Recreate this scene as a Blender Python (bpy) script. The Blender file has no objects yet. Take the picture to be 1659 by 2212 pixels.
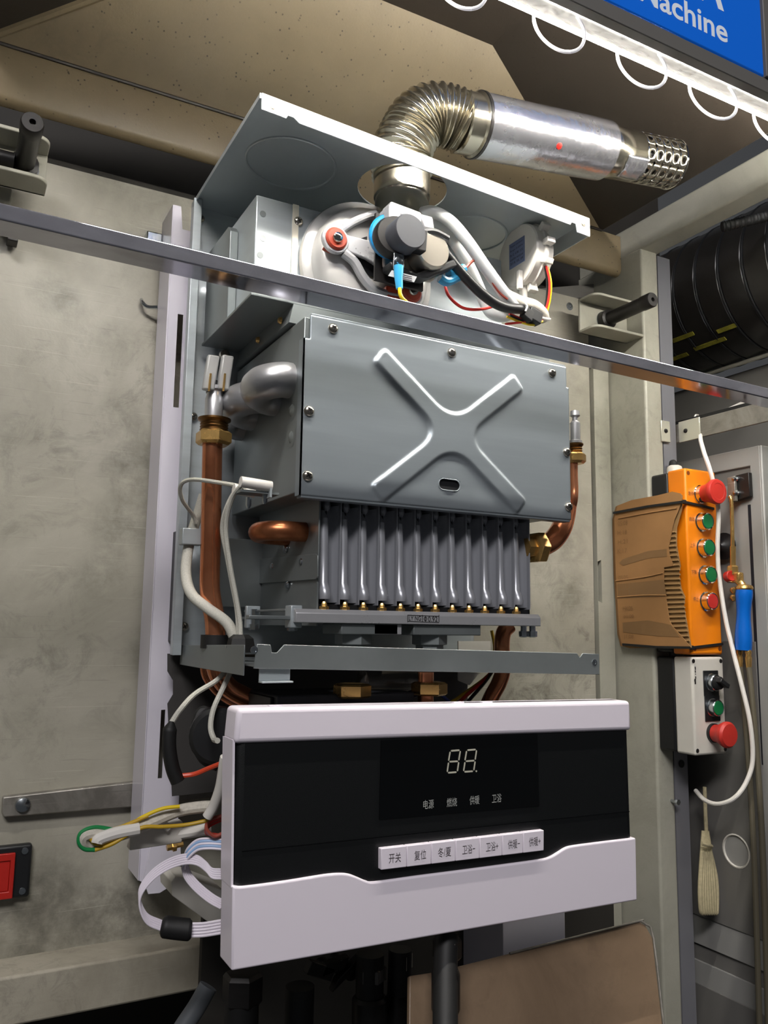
import bpy, bmesh, math, random
from mathutils import Vector, Matrix
from mathutils.geometry import tessellate_polygon

# ------------------------------------------------------------------ camera
F_PX, CX, CY, W_PX, H_PX = 1789.0, 829.5, 1106.0, 1659.0, 2212.0
CAM = Vector((0.0, 0.0, 1.5))
AX = Vector((0.88067693, 0.07681917, 0.46744727))    # world X, Y, Z seen in camera axes (right, down, forward)
AY = Vector((-0.4735258, 0.11469558, 0.87328016))
AZ = Vector((0.01347052, -0.99042604, 0.13738561))
scn = bpy.context.scene
col = scn.collection
cam_d = bpy.data.cameras.new('camera'); cam = bpy.data.objects.new('camera', cam_d); col.objects.link(cam)
rot = Matrix(((AX.x, -AX.y, -AX.z), (AY.x, -AY.y, -AY.z), (AZ.x, -AZ.y, -AZ.z)))
cam.matrix_world = Matrix.Translation(CAM) @ rot.to_4x4()
cam_d.sensor_fit = 'HORIZONTAL'; cam_d.sensor_width = 36.0; cam_d.lens = 36.0 * F_PX / W_PX
cam_d.clip_start = 0.01; cam_d.clip_end = 50
scn.camera = cam

# ------------------------------------------------------------------ light and exposure
vs = scn.view_settings
vs.view_transform = 'Standard'; vs.look = 'None'; vs.gamma = 1.0; vs.use_curve_mapping = False
vs.exposure = 0.0
LED_POWER = 460.0
HOOD_FILL = 6.0
world = bpy.data.worlds.new('hall'); scn.world = world; world.use_nodes = True
bg = world.node_tree.nodes['Background']
bg.inputs[0].default_value = (0.92, 0.95, 1.0, 1); bg.inputs[1].default_value = 0.055
def area_light(name, loc, target, size, size_y, power, color):
    d = bpy.data.lights.new(name, 'AREA'); d.shape = 'RECTANGLE'; d.size = size; d.size_y = size_y
    d.energy = power; d.color = color
    o = bpy.data.objects.new(name, d); col.objects.link(o); o.location = loc
    o.rotation_euler = (Vector(target) - Vector(loc)).to_track_quat('-Z', 'Y').to_euler()
    return o
# ceiling lamps of the hall, behind and above the photographer
area_light('hall_lamp', (-1.2, -1.8, 3.9), (0.4, 0.9, 1.5), 1.6, 0.5, 88, (1.0, 0.97, 0.98))

# ------------------------------------------------------------------ geometry helpers
def ray(px, py):
    v = Vector(((px - CX) / F_PX, (py - CY) / F_PX, 1.0))
    return Vector((AX.dot(v), AY.dot(v), AZ.dot(v)))
def at(px, py, Y):
    r = ray(px, py); return CAM + r * (Y / r.y)
def atX(px, py, X):
    r = ray(px, py); return CAM + r * (X / r.x)
def atZ(px, py, Z):
    r = ray(px, py); return CAM + r * ((Z - CAM.z) / r.z)
def onplane(px, py, p, n):
    r = ray(px, py); return CAM + r * ((p - CAM).dot(n) / r.dot(n))
def V(x, y, z): return Vector((x, y, CAM.z + z))

def world_loc(o):
    v = Vector((0, 0, 0))
    while o is not None:
        v += o.location; o = o.parent
    return v
def perp(d):
    d = d.normalized()
    a = Vector((0, 0, 1)) if abs(d.z) < 0.9 else Vector((1, 0, 0))
    u = d.cross(a).normalized(); return u, d.cross(u).normalized()
def catmull(pts, k=6):
    pts = [Vector(p) for p in pts]
    if len(pts) < 3 or k <= 1: return pts
    out = []
    P = [pts[0] * 2 - pts[1]] + pts + [pts[-1] * 2 - pts[-2]]
    for i in range(1, len(P) - 2):
        a, b, c, d = P[i - 1], P[i], P[i + 1], P[i + 2]
        for j in range(k):
            t = j / k
            out.append(0.5 * ((2 * b) + (c - a) * t + (2 * a - 5 * b + 4 * c - d) * t * t + (3 * b - a - 3 * c + d) * t ** 3))
    out.append(pts[-1]); return out

class MB:
    def __init__(s): s.v = []; s.f = []
    def add(s, vs, fs):
        n = len(s.v); s.v += [Vector(p) for p in vs]; s.f += [tuple(i + n for i in f) for f in fs]; return s
    def box(s, x0, x1, y0, y1, z0, z1):
        P = [V(x, y, z) for z in (z0, z1) for y in (y0, y1) for x in (x0, x1)]
        return s.add(P, [(0, 2, 3, 1), (4, 5, 7, 6), (0, 1, 5, 4), (2, 6, 7, 3), (0, 4, 6, 2), (1, 3, 7, 5)])
    def prism(s, pts, vec):
        pts = [Vector(p) for p in pts]; n = len(pts); vec = Vector(vec)
        P = pts + [p + vec for p in pts]
        return s.add(P, [tuple(range(n)), tuple(range(2 * n - 1, n - 1, -1))] + [(i, (i + 1) % n, n + (i + 1) % n, n + i) for i in range(n)])
    def plate(s, outer, holes, vec):
        loops = [[Vector(p) for p in outer]] + [[Vector(p) for p in h] for h in holes]
        vec = Vector(vec); flat = [p for l in loops for p in l]; n = len(flat)
        tris = tessellate_polygon(loops)
        fs = [tuple(t) for t in tris] + [tuple(i + n for i in reversed(t)) for t in tris]
        k = 0
        for l in loops:
            m = len(l)
            fs += [(k + i, k + (i + 1) % m, n + k + (i + 1) % m, n + k + i) for i in range(m)]; k += m
        return s.add(flat + [p + vec for p in flat], fs)
    def lathe(s, p0, axis, prof, n=24, cap=True):
        p0 = Vector(p0); a = Vector(axis).normalized(); u, w = perp(a); vs = []; fs = []
        for r, h in prof:
            vs += [p0 + a * h + (u * math.cos(2 * math.pi * i / n) + w * math.sin(2 * math.pi * i / n)) * max(r, 1e-5) for i in range(n)]
        for k in range(len(prof) - 1):
            fs += [(k * n + i, k * n + (i + 1) % n, (k + 1) * n + (i + 1) % n, (k + 1) * n + i) for i in range(n)]
        if cap: fs += [tuple(range(n))[::-1], tuple(range((len(prof) - 1) * n, len(prof) * n))]
        return s.add(vs, fs)
    def cyl(s, p0, p1, r, r1=None, n=20):
        p0 = Vector(p0); p1 = Vector(p1)
        return s.lathe(p0, p1 - p0, [(r, 0), (r if r1 is None else r1, (p1 - p0).length)], n)
    def tube(s, pts, r, n=10, k=6):
        P = catmull(pts, k); m = len(P)
        R = r if callable(r) else (lambda t: r)
        d = (P[1] - P[0]).normalized(); u, w = perp(d); vs = []; fs = []
        for i, p in enumerate(P):
            t = (P[min(i + 1, m - 1)] - P[max(i - 1, 0)])
            t = t.normalized() if t.length > 1e-9 else d
            u = (u - t * u.dot(t)); u = u.normalized() if u.length > 1e-6 else perp(t)[0]
            w = t.cross(u); rr = R(i / (m - 1))
            vs += [p + (u * math.cos(2 * math.pi * j / n) + w * math.sin(2 * math.pi * j / n)) * rr for j in range(n)]
        for i in range(m - 1):
            fs += [(i * n + j, i * n + (j + 1) % n, (i + 1) * n + (j + 1) % n, (i + 1) * n + j) for j in range(n)]
        fs += [tuple(range(n))[::-1], tuple(range((m - 1) * n, m * n))]
        return s.add(vs, fs)
    def strip(s, pts, wid, thick, k=6):
        """a flat band along pts; wid(i) gives the width vector"""
        P = catmull(pts, k); m = len(P); vs = []; fs = []
        for i, p in enumerate(P):
            t = (P[min(i + 1, m - 1)] - P[max(i - 1, 0)]).normalized()
            w = Vector(wid); nrm = t.cross(w).normalized() * thick / 2; w2 = w / 2
            vs += [p - w2 - nrm, p + w2 - nrm, p + w2 + nrm, p - w2 + nrm]
        for i in range(m - 1):
            fs += [(i * 4 + j, i * 4 + (j + 1) % 4, i * 4 + 4 + (j + 1) % 4, i * 4 + 4 + j) for j in range(4)]
        fs += [(3, 2, 1, 0), tuple((m - 1) * 4 + j for j in range(4))]
        return s.add(vs, fs)
    def sphere(s, c, r, sc=(1, 1, 1), n=16, m=10):
        c = Vector(c); vs = []; fs = []
        for i in range(m + 1):
            th = math.pi * i / m
            for j in range(n):
                ph = 2 * math.pi * j / n
                vs.append(c + Vector((r * sc[0] * math.sin(th) * math.cos(ph), r * sc[1] * math.sin(th) * math.sin(ph), r * sc[2] * math.cos(th))))
        for i in range(m):
            fs += [(i * n + j, i * n + (j + 1) % n, (i + 1) * n + (j + 1) % n, (i + 1) * n + j) for j in range(n)]
        return s.add(vs, fs)
    def obox(s, c, a, b, d):
        """box about centre c with half-vectors a, b, d"""
        c, a, b, d = Vector(c), Vector(a), Vector(b), Vector(d)
        P = [c + a * i + b * j + d * k for k in (-1, 1) for j in (-1, 1) for i in (-1, 1)]
        return s.add(P, [(0, 2, 3, 1), (4, 5, 7, 6), (0, 1, 5, 4), (2, 6, 7, 3), (0, 4, 6, 2), (1, 3, 7, 5)])
    def build(s, name, mat, parent=None, bevel=0.0, seg=2, smooth=35, recalc=True):
        if parent is not None: off = world_loc(parent); loc = Vector((0, 0, 0))
        else:
            lo = Vector([min(p[i] for p in s.v) for i in range(3)]); hi = Vector([max(p[i] for p in s.v) for i in range(3)])
            off = Vector(((lo.x + hi.x) / 2, (lo.y + hi.y) / 2, lo.z)); loc = off
        me = bpy.data.meshes.new(name)
        me.from_pydata([p - off for p in s.v], [], s.f)
        if recalc:
            bm = bmesh.new(); bm.from_mesh(me)
            bmesh.ops.remove_doubles(bm, verts=bm.verts, dist=1e-6)
            bmesh.ops.recalc_face_normals(bm, faces=bm.faces); bm.to_mesh(me); bm.free()
        me.validate()
        if smooth:
            me.shade_smooth(); me.set_sharp_from_angle(angle=math.radians(smooth))
        o = bpy.data.objects.new(name, me); col.objects.link(o); o.location = loc
        if parent is not None: o.parent = parent
        if mat is not None: me.materials.append(mat)
        if bevel > 0:
            b = o.modifiers.new('bevel', 'BEVEL'); b.width = bevel; b.segments = seg; b.limit_method = 'ANGLE'; b.angle_limit = math.radians(40)
        return o

def tag(o, label, cat, group=None, kind=None):
    o['label'] = label; o['category'] = cat
    if group: o['group'] = group
    if kind: o['kind'] = kind
    return o
def thing(name, loc, label, cat, group=None):
    o = bpy.data.objects.new(name, None); col.objects.link(o); o.location = loc; o.empty_display_size = 0.02
    return tag(o, label, cat, group)
def struct(o, label=None):
    o['kind'] = 'structure'
    if label: o['label'] = label
    return o
def copy_part(o, delta, parent, mat=None):
    c = o.copy(); col.objects.link(c); c.parent = parent; c.location = o.location + Vector(delta)
    return c
def circle(c, u, w, r, n=24, sx=1.0):
    return [Vector(c) + Vector(u) * (r * sx * math.cos(2 * math.pi * i / n)) + Vector(w) * (r * math.sin(2 * math.pi * i / n)) for i in range(n)]
XU, YU, ZU = Vector((1, 0, 0)), Vector((0, 1, 0)), Vector((0, 0, 1))

def text(body, name, c, right, up, size, mat, parent, width=None, depth=0.0003, align='CENTER', bold=0.0):
    cu = bpy.data.curves.new('t', 'FONT'); cu.body = body; cu.align_x = align; cu.align_y = 'CENTER'; cu.size = 1.0; cu.extrude = 0.0; cu.offset = bold
    o = bpy.data.objects.new('t', cu); col.objects.link(o)
    dg = bpy.context.evaluated_depsgraph_get()
    me = bpy.data.meshes.new_from_object(o.evaluated_get(dg)); bpy.data.objects.remove(o)
    right = Vector(right).normalized(); up = Vector(up).normalized(); nrm = right.cross(up)
    xs = [v.co.x for v in me.vertices]; ys = [v.co.y for v in me.vertices]
    w = max(xs) - min(xs); h = max(ys) - min(ys); mx = (max(xs) + min(xs)) / 2; my = (max(ys) + min(ys)) / 2
    sy = size / h; sx = sy if width is None else width / w
    c = Vector(c); off = world_loc(parent)
    for v in me.vertices:
        v.co = c + right * ((v.co.x - mx) * sx) + up * ((v.co.y - my) * sy) + nrm * depth - off
    me.name = name; me.materials.clear(); me.materials.append(mat)
    ob = bpy.data.objects.new(name, me); col.objects.link(ob); ob.parent = parent
    return ob

# ------------------------------------------------------------------ materials
def lin(c):
    f = lambda x: x / 12.92 if x <= 0.04045 else ((x + 0.055) / 1.055) ** 2.4
    return tuple(f(x / 255) for x in c) + (1,)
MATS = {}
def M(name, rgb, rough=0.5, metal=0.0, var=0.0, scale=20.0, rvar=0.0, bump=0.0, bscale=200.0, stretch=None, dark=None, coat=0.0, trans=0.0, alpha=1.0, emit=0.0, spec=None, aniso=0.0):
    m = bpy.data.materials.new(name); m.use_nodes = True; nt = m.node_tree; b = nt.nodes['Principled BSDF']
    base = lin(rgb)
    b.inputs['Base Color'].default_value = base; b.inputs['Roughness'].default_value = rough; b.inputs['Metallic'].default_value = metal
    if coat: b.inputs['Coat Weight'].default_value = coat; b.inputs['Coat Roughness'].default_value = 0.08
    if trans: b.inputs['Transmission Weight'].default_value = trans
    if alpha < 1: b.inputs['Alpha'].default_value = alpha
    if spec is not None: b.inputs['Specular IOR Level'].default_value = spec
    if emit: b.inputs['Emission Color'].default_value = base; b.inputs['Emission Strength'].default_value = emit
    if aniso: b.inputs['Anisotropic'].default_value = aniso
    N = nt.nodes.new; L = nt.links.new
    if var or rvar or bump:
        tc = N('ShaderNodeTexCoord'); mp = N('ShaderNodeMapping'); L(tc.outputs['Object'], mp.inputs[0])
        if stretch: mp.inputs['Scale'].default_value = stretch
    if var or rvar:
        nz = N('ShaderNodeTexNoise'); nz.inputs['Scale'].default_value = scale; nz.inputs['Detail'].default_value = 6; nz.inputs['Roughness'].default_value = 0.62
        L(mp.outputs[0], nz.inputs['Vector'])
    if var:
        rp = N('ShaderNodeValToRGB'); rp.color_ramp.elements[0].position = 0.32; rp.color_ramp.elements[1].position = 0.68
        d = lin(dark) if dark else tuple(x * (1 - var) for x in base[:3]) + (1,)
        rp.color_ramp.elements[0].color = d; rp.color_ramp.elements[1].color = tuple(min(1, x * (1 + var * 0.35)) for x in base[:3]) + (1,)
        L(nz.outputs['Fac'], rp.inputs[0]); L(rp.outputs[0], b.inputs['Base Color'])
    if rvar:
        mr = N('ShaderNodeMapRange'); mr.inputs['To Min'].default_value = max(0.02, rough - rvar); mr.inputs['To Max'].default_value = min(1, rough + rvar)
        mr.inputs['From Min'].default_value = 0.3; mr.inputs['From Max'].default_value = 0.7
        L(nz.outputs['Fac'], mr.inputs[0]); L(mr.outputs[0], b.inputs['Roughness'])
    if bump:
        n2 = N('ShaderNodeTexNoise'); n2.inputs['Scale'].default_value = bscale; n2.inputs['Detail'].default_value = 3
        L(mp.outputs[0], n2.inputs['Vector']); bp = N('ShaderNodeBump'); bp.inputs['Strength'].default_value = bump; bp.inputs['Distance'].default_value = 0.002
        L(n2.outputs['Fac'], bp.inputs['Height']); L(bp.outputs[0], b.inputs['Normal'])
    MATS[name] = m
    return m

def worn_paint(name, rgb, dirt, rough=0.5, sc=5.0, lo=0.36, hi=0.62, scratch=0.6, speck=0.0, metal=0.0, smudge=0.3, stain_shades=()):
    """painted or bare sheet with cloudy dirt, dark scuffs, fine scratches and blobs that mix stain with painted shade"""
    m = bpy.data.materials.new(name); m.use_nodes = True; nt = m.node_tree; b = nt.nodes['Principled BSDF']
    N = nt.nodes.new; L = nt.links.new
    tc = N('ShaderNodeTexCoord'); P = tc.outputs['Object']
    def noise(scale, detail=6, rough=0.6, dist=0.0, st=None):
        n = N('ShaderNodeTexNoise'); n.inputs['Scale'].default_value = scale; n.inputs['Detail'].default_value = detail
        n.inputs['Roughness'].default_value = rough; n.inputs['Distortion'].default_value = dist
        if st:
            mp = N('ShaderNodeMapping'); mp.inputs['Scale'].default_value = st[:3]; mp.inputs['Rotation'].default_value = (0, st[3], 0)
            L(P, mp.inputs[0]); L(mp.outputs[0], n.inputs['Vector'])
        else: L(P, n.inputs['Vector'])
        return n.outputs['Fac']
    def ramp(fac, a, c, ca=(0, 0, 0, 1), cb=(1, 1, 1, 1)):
        r = N('ShaderNodeValToRGB'); r.color_ramp.elements[0].position = a; r.color_ramp.elements[1].position = c
        r.color_ramp.elements[0].color = ca; r.color_ramp.elements[1].color = cb; L(fac, r.inputs[0]); return r.outputs[0]
    def mix(fac, a, c):
        x = N('ShaderNodeMix'); x.data_type = 'RGBA'
        if isinstance(fac, float): x.inputs[0].default_value = fac
        else: L(fac, x.inputs[0])
        for k, q in ((6, a), (7, c)):
            if isinstance(q, tuple): x.inputs[k].default_value = q
            else: L(q, x.inputs[k])
        return x.outputs[2]
    base = lin(rgb); d = lin(dirt)
    c = ramp(noise(sc, 8, 0.65, 0.6), lo, hi, d, base)
    c = mix(0.55, base, c)
    big = ramp(noise(sc * 0.45, 4, 0.55, 0.3), 0.46, 0.66)
    sm = ramp(noise(sc * 5, 8, 0.75, 0.8), 0.5, 0.66)
    mm = N('ShaderNodeMath'); mm.operation = 'MULTIPLY'; L(big, mm.inputs[0]); L(sm, mm.inputs[1])
    m2 = N('ShaderNodeMath'); m2.operation = 'MULTIPLY'; L(mm.outputs[0], m2.inputs[0]); m2.inputs[1].default_value = smudge
    c = mix(m2.outputs[0], c, tuple(x * 0.25 for x in d[:3]) + (1,))
    for (sx, sy, sz, r, amt) in stain_shades:
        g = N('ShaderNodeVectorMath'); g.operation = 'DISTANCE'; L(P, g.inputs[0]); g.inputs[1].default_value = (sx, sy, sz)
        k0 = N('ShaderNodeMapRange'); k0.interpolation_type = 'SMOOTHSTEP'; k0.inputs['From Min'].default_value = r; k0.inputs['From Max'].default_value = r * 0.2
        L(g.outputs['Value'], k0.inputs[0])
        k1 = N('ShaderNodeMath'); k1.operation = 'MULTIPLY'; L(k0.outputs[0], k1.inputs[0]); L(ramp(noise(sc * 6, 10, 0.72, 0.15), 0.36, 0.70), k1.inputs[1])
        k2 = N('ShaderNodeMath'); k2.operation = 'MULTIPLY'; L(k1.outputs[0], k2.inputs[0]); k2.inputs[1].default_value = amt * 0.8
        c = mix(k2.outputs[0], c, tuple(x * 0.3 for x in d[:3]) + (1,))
    if scratch:
        for st in ((3, 1, 90, 0.9), (2, 1, 120, -0.55)):
            s1 = ramp(noise(5, 2, 0.5, 0.4, st), 0.66, 0.72)
            k = N('ShaderNodeMath'); k.operation = 'MULTIPLY'; L(s1, k.inputs[0]); k.inputs[1].default_value = scratch * 0.5
            c = mix(k.outputs[0], c, tuple(x * 0.45 for x in base[:3]) + (1,) if st[3] > 0 else tuple(min(1, x * 1.5) for x in base[:3]) + (1,))
    if speck:
        v = N('ShaderNodeTexVoronoi'); v.inputs['Scale'].default_value = 130; L(P, v.inputs['Vector']); v.inputs['Randomness'].default_value = 1
        s1 = ramp(v.outputs['Distance'], 0.10, 0.2, (1, 1, 1, 1), (0, 0, 0, 1))
        g = ramp(noise(60, 2), 0.5, 0.58)
        k = N('ShaderNodeMath'); k.operation = 'MULTIPLY'; L(s1, k.inputs[0]); L(g, k.inputs[1])
        k2 = N('ShaderNodeMath'); k2.operation = 'MULTIPLY'; L(k.outputs[0], k2.inputs[0]); k2.inputs[1].default_value = speck
        c = mix(k2.outputs[0], c, tuple(x * 0.12 for x in base[:3]) + (1,))
    L(c, b.inputs['Base Color']); b.inputs['Roughness'].default_value = rough; b.inputs['Metallic'].default_value = metal
    bp = N('ShaderNodeBump'); bp.inputs['Strength'].default_value = 0.08; bp.inputs['Distance'].default_value = 0.002
    L(noise(300, 2), bp.inputs['Height']); L(bp.outputs[0], b.inputs['Normal'])
    MATS[name] = m; return m

def wall_stain_shade(px, py, r, amt):
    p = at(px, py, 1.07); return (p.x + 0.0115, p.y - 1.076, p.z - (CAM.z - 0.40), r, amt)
wall_m = worn_paint('wall_sheet', (176, 172, 158), (118, 114, 100), 0.42, 4.0, smudge=0.6, stain_shades=[wall_stain_shade(*q_) for q_ in (
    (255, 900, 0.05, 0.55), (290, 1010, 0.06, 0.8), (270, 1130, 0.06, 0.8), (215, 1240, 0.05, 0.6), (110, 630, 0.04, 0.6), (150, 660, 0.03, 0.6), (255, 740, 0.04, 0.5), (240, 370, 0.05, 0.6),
    (120, 2010, 0.10, 0.75), (250, 1960, 0.06, 0.8), (300, 2030, 0.09, 0.8), (30, 1980, 0.09, 0.6), (120, 1880, 0.05, 0.5), (320, 1400, 0.05, 0.5), (1225, 1180, 0.05, 0.6), (1235, 1280, 0.05, 0.7), (1250, 830, 0.05, 0.5))])  # lower-left blobs paint a cast shadow into the grime; others are scuffs
post_m = worn_paint('post_paint', (172, 170, 156), (128, 126, 112), 0.4, 6.0, 0.3, 0.6, 0.15)
ledge_m = worn_paint('ledge_paint', (170, 164, 148), (120, 112, 96), 0.5, 9.0, 0.3, 0.6, 0.2)
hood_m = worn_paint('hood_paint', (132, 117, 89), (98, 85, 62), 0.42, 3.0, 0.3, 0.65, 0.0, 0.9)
hood_dark = worn_paint('hood_dark_tone', (46, 40, 33), (36, 31, 26), 0.5, 3.0, 0.3, 0.65, 0.0, 0.4)  # much darker tone for the side facets, top plate and seam
plate_m = worn_paint('brown_plate', (134, 113, 91), (98, 80, 62), 0.38, 8.0, 0.35, 0.65, 0.1)
oldsteel = worn_paint('old_steel', (150, 146, 138), (84, 80, 72), 0.42, 14.0, 0.4, 0.6, 0.9, 0, 0.5)
galv = M('galvanised', (186, 194, 197), 0.36, 0.38, 0.10, 6, 0.05, stretch=(1, 1, 14))
galv_soft = M('galvanised_cover', (150, 158, 163), 0.40, 0.55, 0.06, 5, 0.05, stretch=(1, 1, 18))
galv_dk = M('galvanised_grey', (140, 146, 146), 0.42, 0.6, 0.12, 14, 0.06)
alum = M('cast_aluminium', (190, 190, 192), 0.3, 0.4, 0.05, 30, 0.04)
fin_m = M('burner_steel', (178, 180, 186), 0.36, 0.45, 0.08, 20, 0.04, stretch=(1, 1, 0.2))
stain = M('stainless', (210, 208, 204), 0.24, 0.4, 0, rvar=0.0)
stain_w = M('flue_steel', (176, 170, 154), 0.22, 0.95, 0.08, 10, 0.05)
mirror = M('polished_rail', (186, 186, 196), 0.11, 0.78, 0.25, 30, 0.06, stretch=(0.4, 1, 1))
chrome = M('chrome', (225, 222, 214), 0.08, 1.0)
screw_m = M('screw_nickel', (200, 192, 178), 0.2, 1.0)
zinc = M('zinc_bolt', (190, 196, 200), 0.22, 1.0)
copper = M('copper', (222, 148, 108), 0.2, 0.85, 0.18, 14, 0.06, dark=(182, 108, 72))
copper_dull = M('copper_dull', (206, 132, 88), 0.34, 0.85, 0.3, 22, 0.08, dark=(150, 88, 56))
brass = M('brass', (206, 166, 100), 0.25, 0.8, 0.12, 30, 0.06)
bronze = M('thread_bronze', (120, 88, 52), 0.35, 1.0)
silver_m = M('aluminium_painted', (186, 186, 188), 0.36, 0.75, 0.06, 18, 0.04, bump=0.03)
foil = M('foil', (205, 205, 210), 0.24, 0.9, 0.05, 8, 0.06, bump=0.55, bscale=60)
white_p = M('white_paint', (214, 210, 220), 0.3, 0, 0.03, 8, coat=0.2)
panel_w = M('panel_white', (238, 230, 240), 0.32, 0, coat=0.15)
white_pl = M('white_plastic', (226, 222, 214), 0.42)
offwhite = M('offwhite_plastic', (212, 208, 198), 0.45, 0, 0.08, 12)
sil = M('silicone', (226, 228, 226), 0.35, 0, trans=0.0, spec=0.4)
sleeve_m = M('fibre_sleeve', (206, 200, 186), 0.7, 0, 0.2, 300)
wire_w = M('braided_white', (206, 204, 192), 0.7, 0, 0.2, 900)
black_pl = M('black_plastic', (22, 23, 25), 0.45, 0)
black_fascia = M('black_fascia', (13, 15, 16), 0.42, 0, bump=0.12, bscale=1400)
black_glass = M('black_glass', (4, 5, 6), 0.16, 0)
rubber = M('black_rubber', (20, 20, 20), 0.6)
black_oil = M('black_oxide', (34, 32, 31), 0.42, 0.3, 0.3, 60)
dkgrey = M('dark_grey_plastic', (52, 54, 60), 0.5)
duct_m = M('duct_black', (34, 32, 30), 0.3, 0, 0.3, 12, bump=0.1, bscale=60)
orange = M('orange_plastic', (240, 134, 10), 0.4, 0, 0.08, 10)
red_pl = M('red_plastic', (176, 34, 26), 0.42)
red_bt = M('red_button', (190, 46, 36), 0.5)
green_bt = M('green_button', (14, 112, 62), 0.42)
redrub = M('red_rubber', (158, 58, 36), 0.45)
card = M('cardboard', (156, 114, 68), 0.85, 0, 0.12, 14)
card_in = M('cardboard_flute', (150, 116, 72), 0.9, 0, 0.1, 30)
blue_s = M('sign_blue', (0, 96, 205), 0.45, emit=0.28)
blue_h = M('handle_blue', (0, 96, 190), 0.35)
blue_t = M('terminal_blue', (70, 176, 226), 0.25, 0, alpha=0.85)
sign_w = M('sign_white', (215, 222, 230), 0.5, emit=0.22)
ink = M('ink', (70, 62, 66), 0.6)
ink_d = M('ink_dark', (34, 30, 30), 0.6)
print_g = M('print_grey', (168, 170, 166), 0.5)
seg_m = M('segment_grey', (190, 188, 172), 0.5)
w_red = M('wire_red', (204, 44, 36), 0.4); w_yel = M('wire_yellow', (236, 204, 30), 0.4); w_grn = M('wire_green', (26, 132, 70), 0.4)
w_brn = M('wire_red_brown', (170, 84, 70), 0.4); w_blk = M('wire_black', (18, 18, 19), 0.4); w_blu = M('wire_navy', (24, 30, 64), 0.4)
w_ygr = M('wire_mustard', (196, 158, 34), 0.45)
cab_m = M('cabinet_grey', (148, 147, 143), 0.45, 0, 0.05, 8)
cab_dk = M('cabinet_dark', (110, 108, 104), 0.5, 0, 0.05, 8)
prof_m = M('anodised', (140, 140, 146), 0.32, 0.35, 0.05, 10, stretch=(1, 1, 0.1))
navy = M('navy_black', (20, 22, 30), 0.6)
dark_m = M('dark_recess', (50, 47, 42), 0.7, 0, 0.2, 8)
label_b = M('label_blue', (110, 122, 158), 0.5); label_w = M('label_white', (205, 205, 205), 0.5)
coil_m = M('coil_steel', (206, 198, 184), 0.3, 0.8)
twine = M('twine', (190, 178, 142), 0.8, 0, 0.2, 200)
zinc2 = M('bright_zinc', (206, 204, 190), 0.25, 0.5)
glass_p = M('clear_plastic', (200, 196, 188), 0.12, 0, trans=0.85)
diff_m = M('led_diffuser', (255, 252, 244), 0.4, 0, 0.25, 60, emit=0.0)
def emis(name, rgb, s):
    m = bpy.data.materials.new(name); m.use_nodes = True; nt = m.node_tree; b = nt.nodes['Principled BSDF']
    b.inputs['Base Color'].default_value = (0.8, 0.8, 0.8, 1); b.inputs['Emission Color'].default_value = lin(rgb); b.inputs['Emission Strength'].default_value = s
    MATS[name] = m; return m
led_m = emis('led_emitter', (255, 250, 240), LED_POWER)
led_tube = emis('led_tube_glow', (255, 248, 232), 0.5)
# mottled glow of the clear tube
_nt = led_tube.node_tree; _n = _nt.nodes.new('ShaderNodeTexNoise'); _n.inputs['Scale'].default_value = 160; _t = _nt.nodes.new('ShaderNodeTexCoord')
_nt.links.new(_t.outputs['Object'], _n.inputs['Vector']); _r = _nt.nodes.new('ShaderNodeMapRange'); _r.inputs['From Min'].default_value = 0.3; _r.inputs['From Max'].default_value = 0.7
_r.inputs['To Min'].default_value = 0.12; _r.inputs['To Max'].default_value = 0.62
_nt.links.new(_n.outputs['Fac'], _r.inputs[0]); _nt.links.new(_r.outputs[0], _nt.nodes['Principled BSDF'].inputs['Emission Strength'])

# ================================================================== the setting
YW = 1.07
# back wall sheet with a rounded upper right corner
zt = 0.578
cor = [V(0.955 + 0.022 * math.sin(a), YW, zt - 0.022 + 0.022 * math.cos(a)) for a in [i * math.pi / 12 for i in range(7)]]
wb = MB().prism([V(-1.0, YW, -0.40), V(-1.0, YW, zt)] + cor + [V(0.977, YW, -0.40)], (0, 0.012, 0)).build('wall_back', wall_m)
struct(wb, 'worn grey sheet-metal wall behind the boiler')
struct(MB().box(-1.2, 1.3, 1.20, 1.22, -1.4, 1.2).build('wall_recess', dark_m), 'dark recess behind the wall sheet')
MB().lathe(at(1230, 662, YW), (0, -1, 0), [(0.007, 0), (0.007, 0.001), (0.0035, 0.0012), (0.003, 0.0002)], 18).build('countersunk_screw', zinc, wb)
# vertical strip beside the post, with a notch
st = MB().plate([V(0.983, 1.066, -1.0), V(0.983, 1.066, 0.455), V(1.018, 1.066, 0.455), V(1.018, 1.066, -1.0)],
    [[V(0.9835, 1.066, 0.115), V(0.9915, 1.066, 0.118), V(0.9915, 1.066, 0.045), V(0.9835, 1.066, 0.048)]], (0, 0.01, 0)).build('trim_1', post_m)
struct(st, 'pale vertical steel strip beside the post')
# hood lip running along the wall
lip = MB().prism([V(-1.0, 1.03, 0.692), V(-1.0, 1.03, 0.630), V(-1.0, 1.033, 0.624), V(-1.0, 1.038, 0.621), V(-1.0, 1.044, 0.621), V(-1.0, 1.044, 0.625), V(-1.0, 1.039, 0.626), V(-1.0, 1.036, 0.631), V(-1.0, 1.034, 0.636), V(-1.0, 1.034, 0.692)], (2.02, 0, 0)).build('trim_2', hood_m)
struct(lip, 'speckled beige lip under the hood')
struct(MB().box(-1.0, 1.02, 1.14, 1.15, 0.50, 0.72).build('wall_gap', dark_m), 'dark gap above the wall sheet')
struct(MB().prism([V(0.86, 1.10, 0.585), V(1.02, 1.10, 0.63), V(1.02, 1.10, 0.605), V(0.90, 1.10, 0.575)], (0, 0.02, 0)).build('trim_3', cab_dk), 'diagonal brace in the dark gap')

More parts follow.
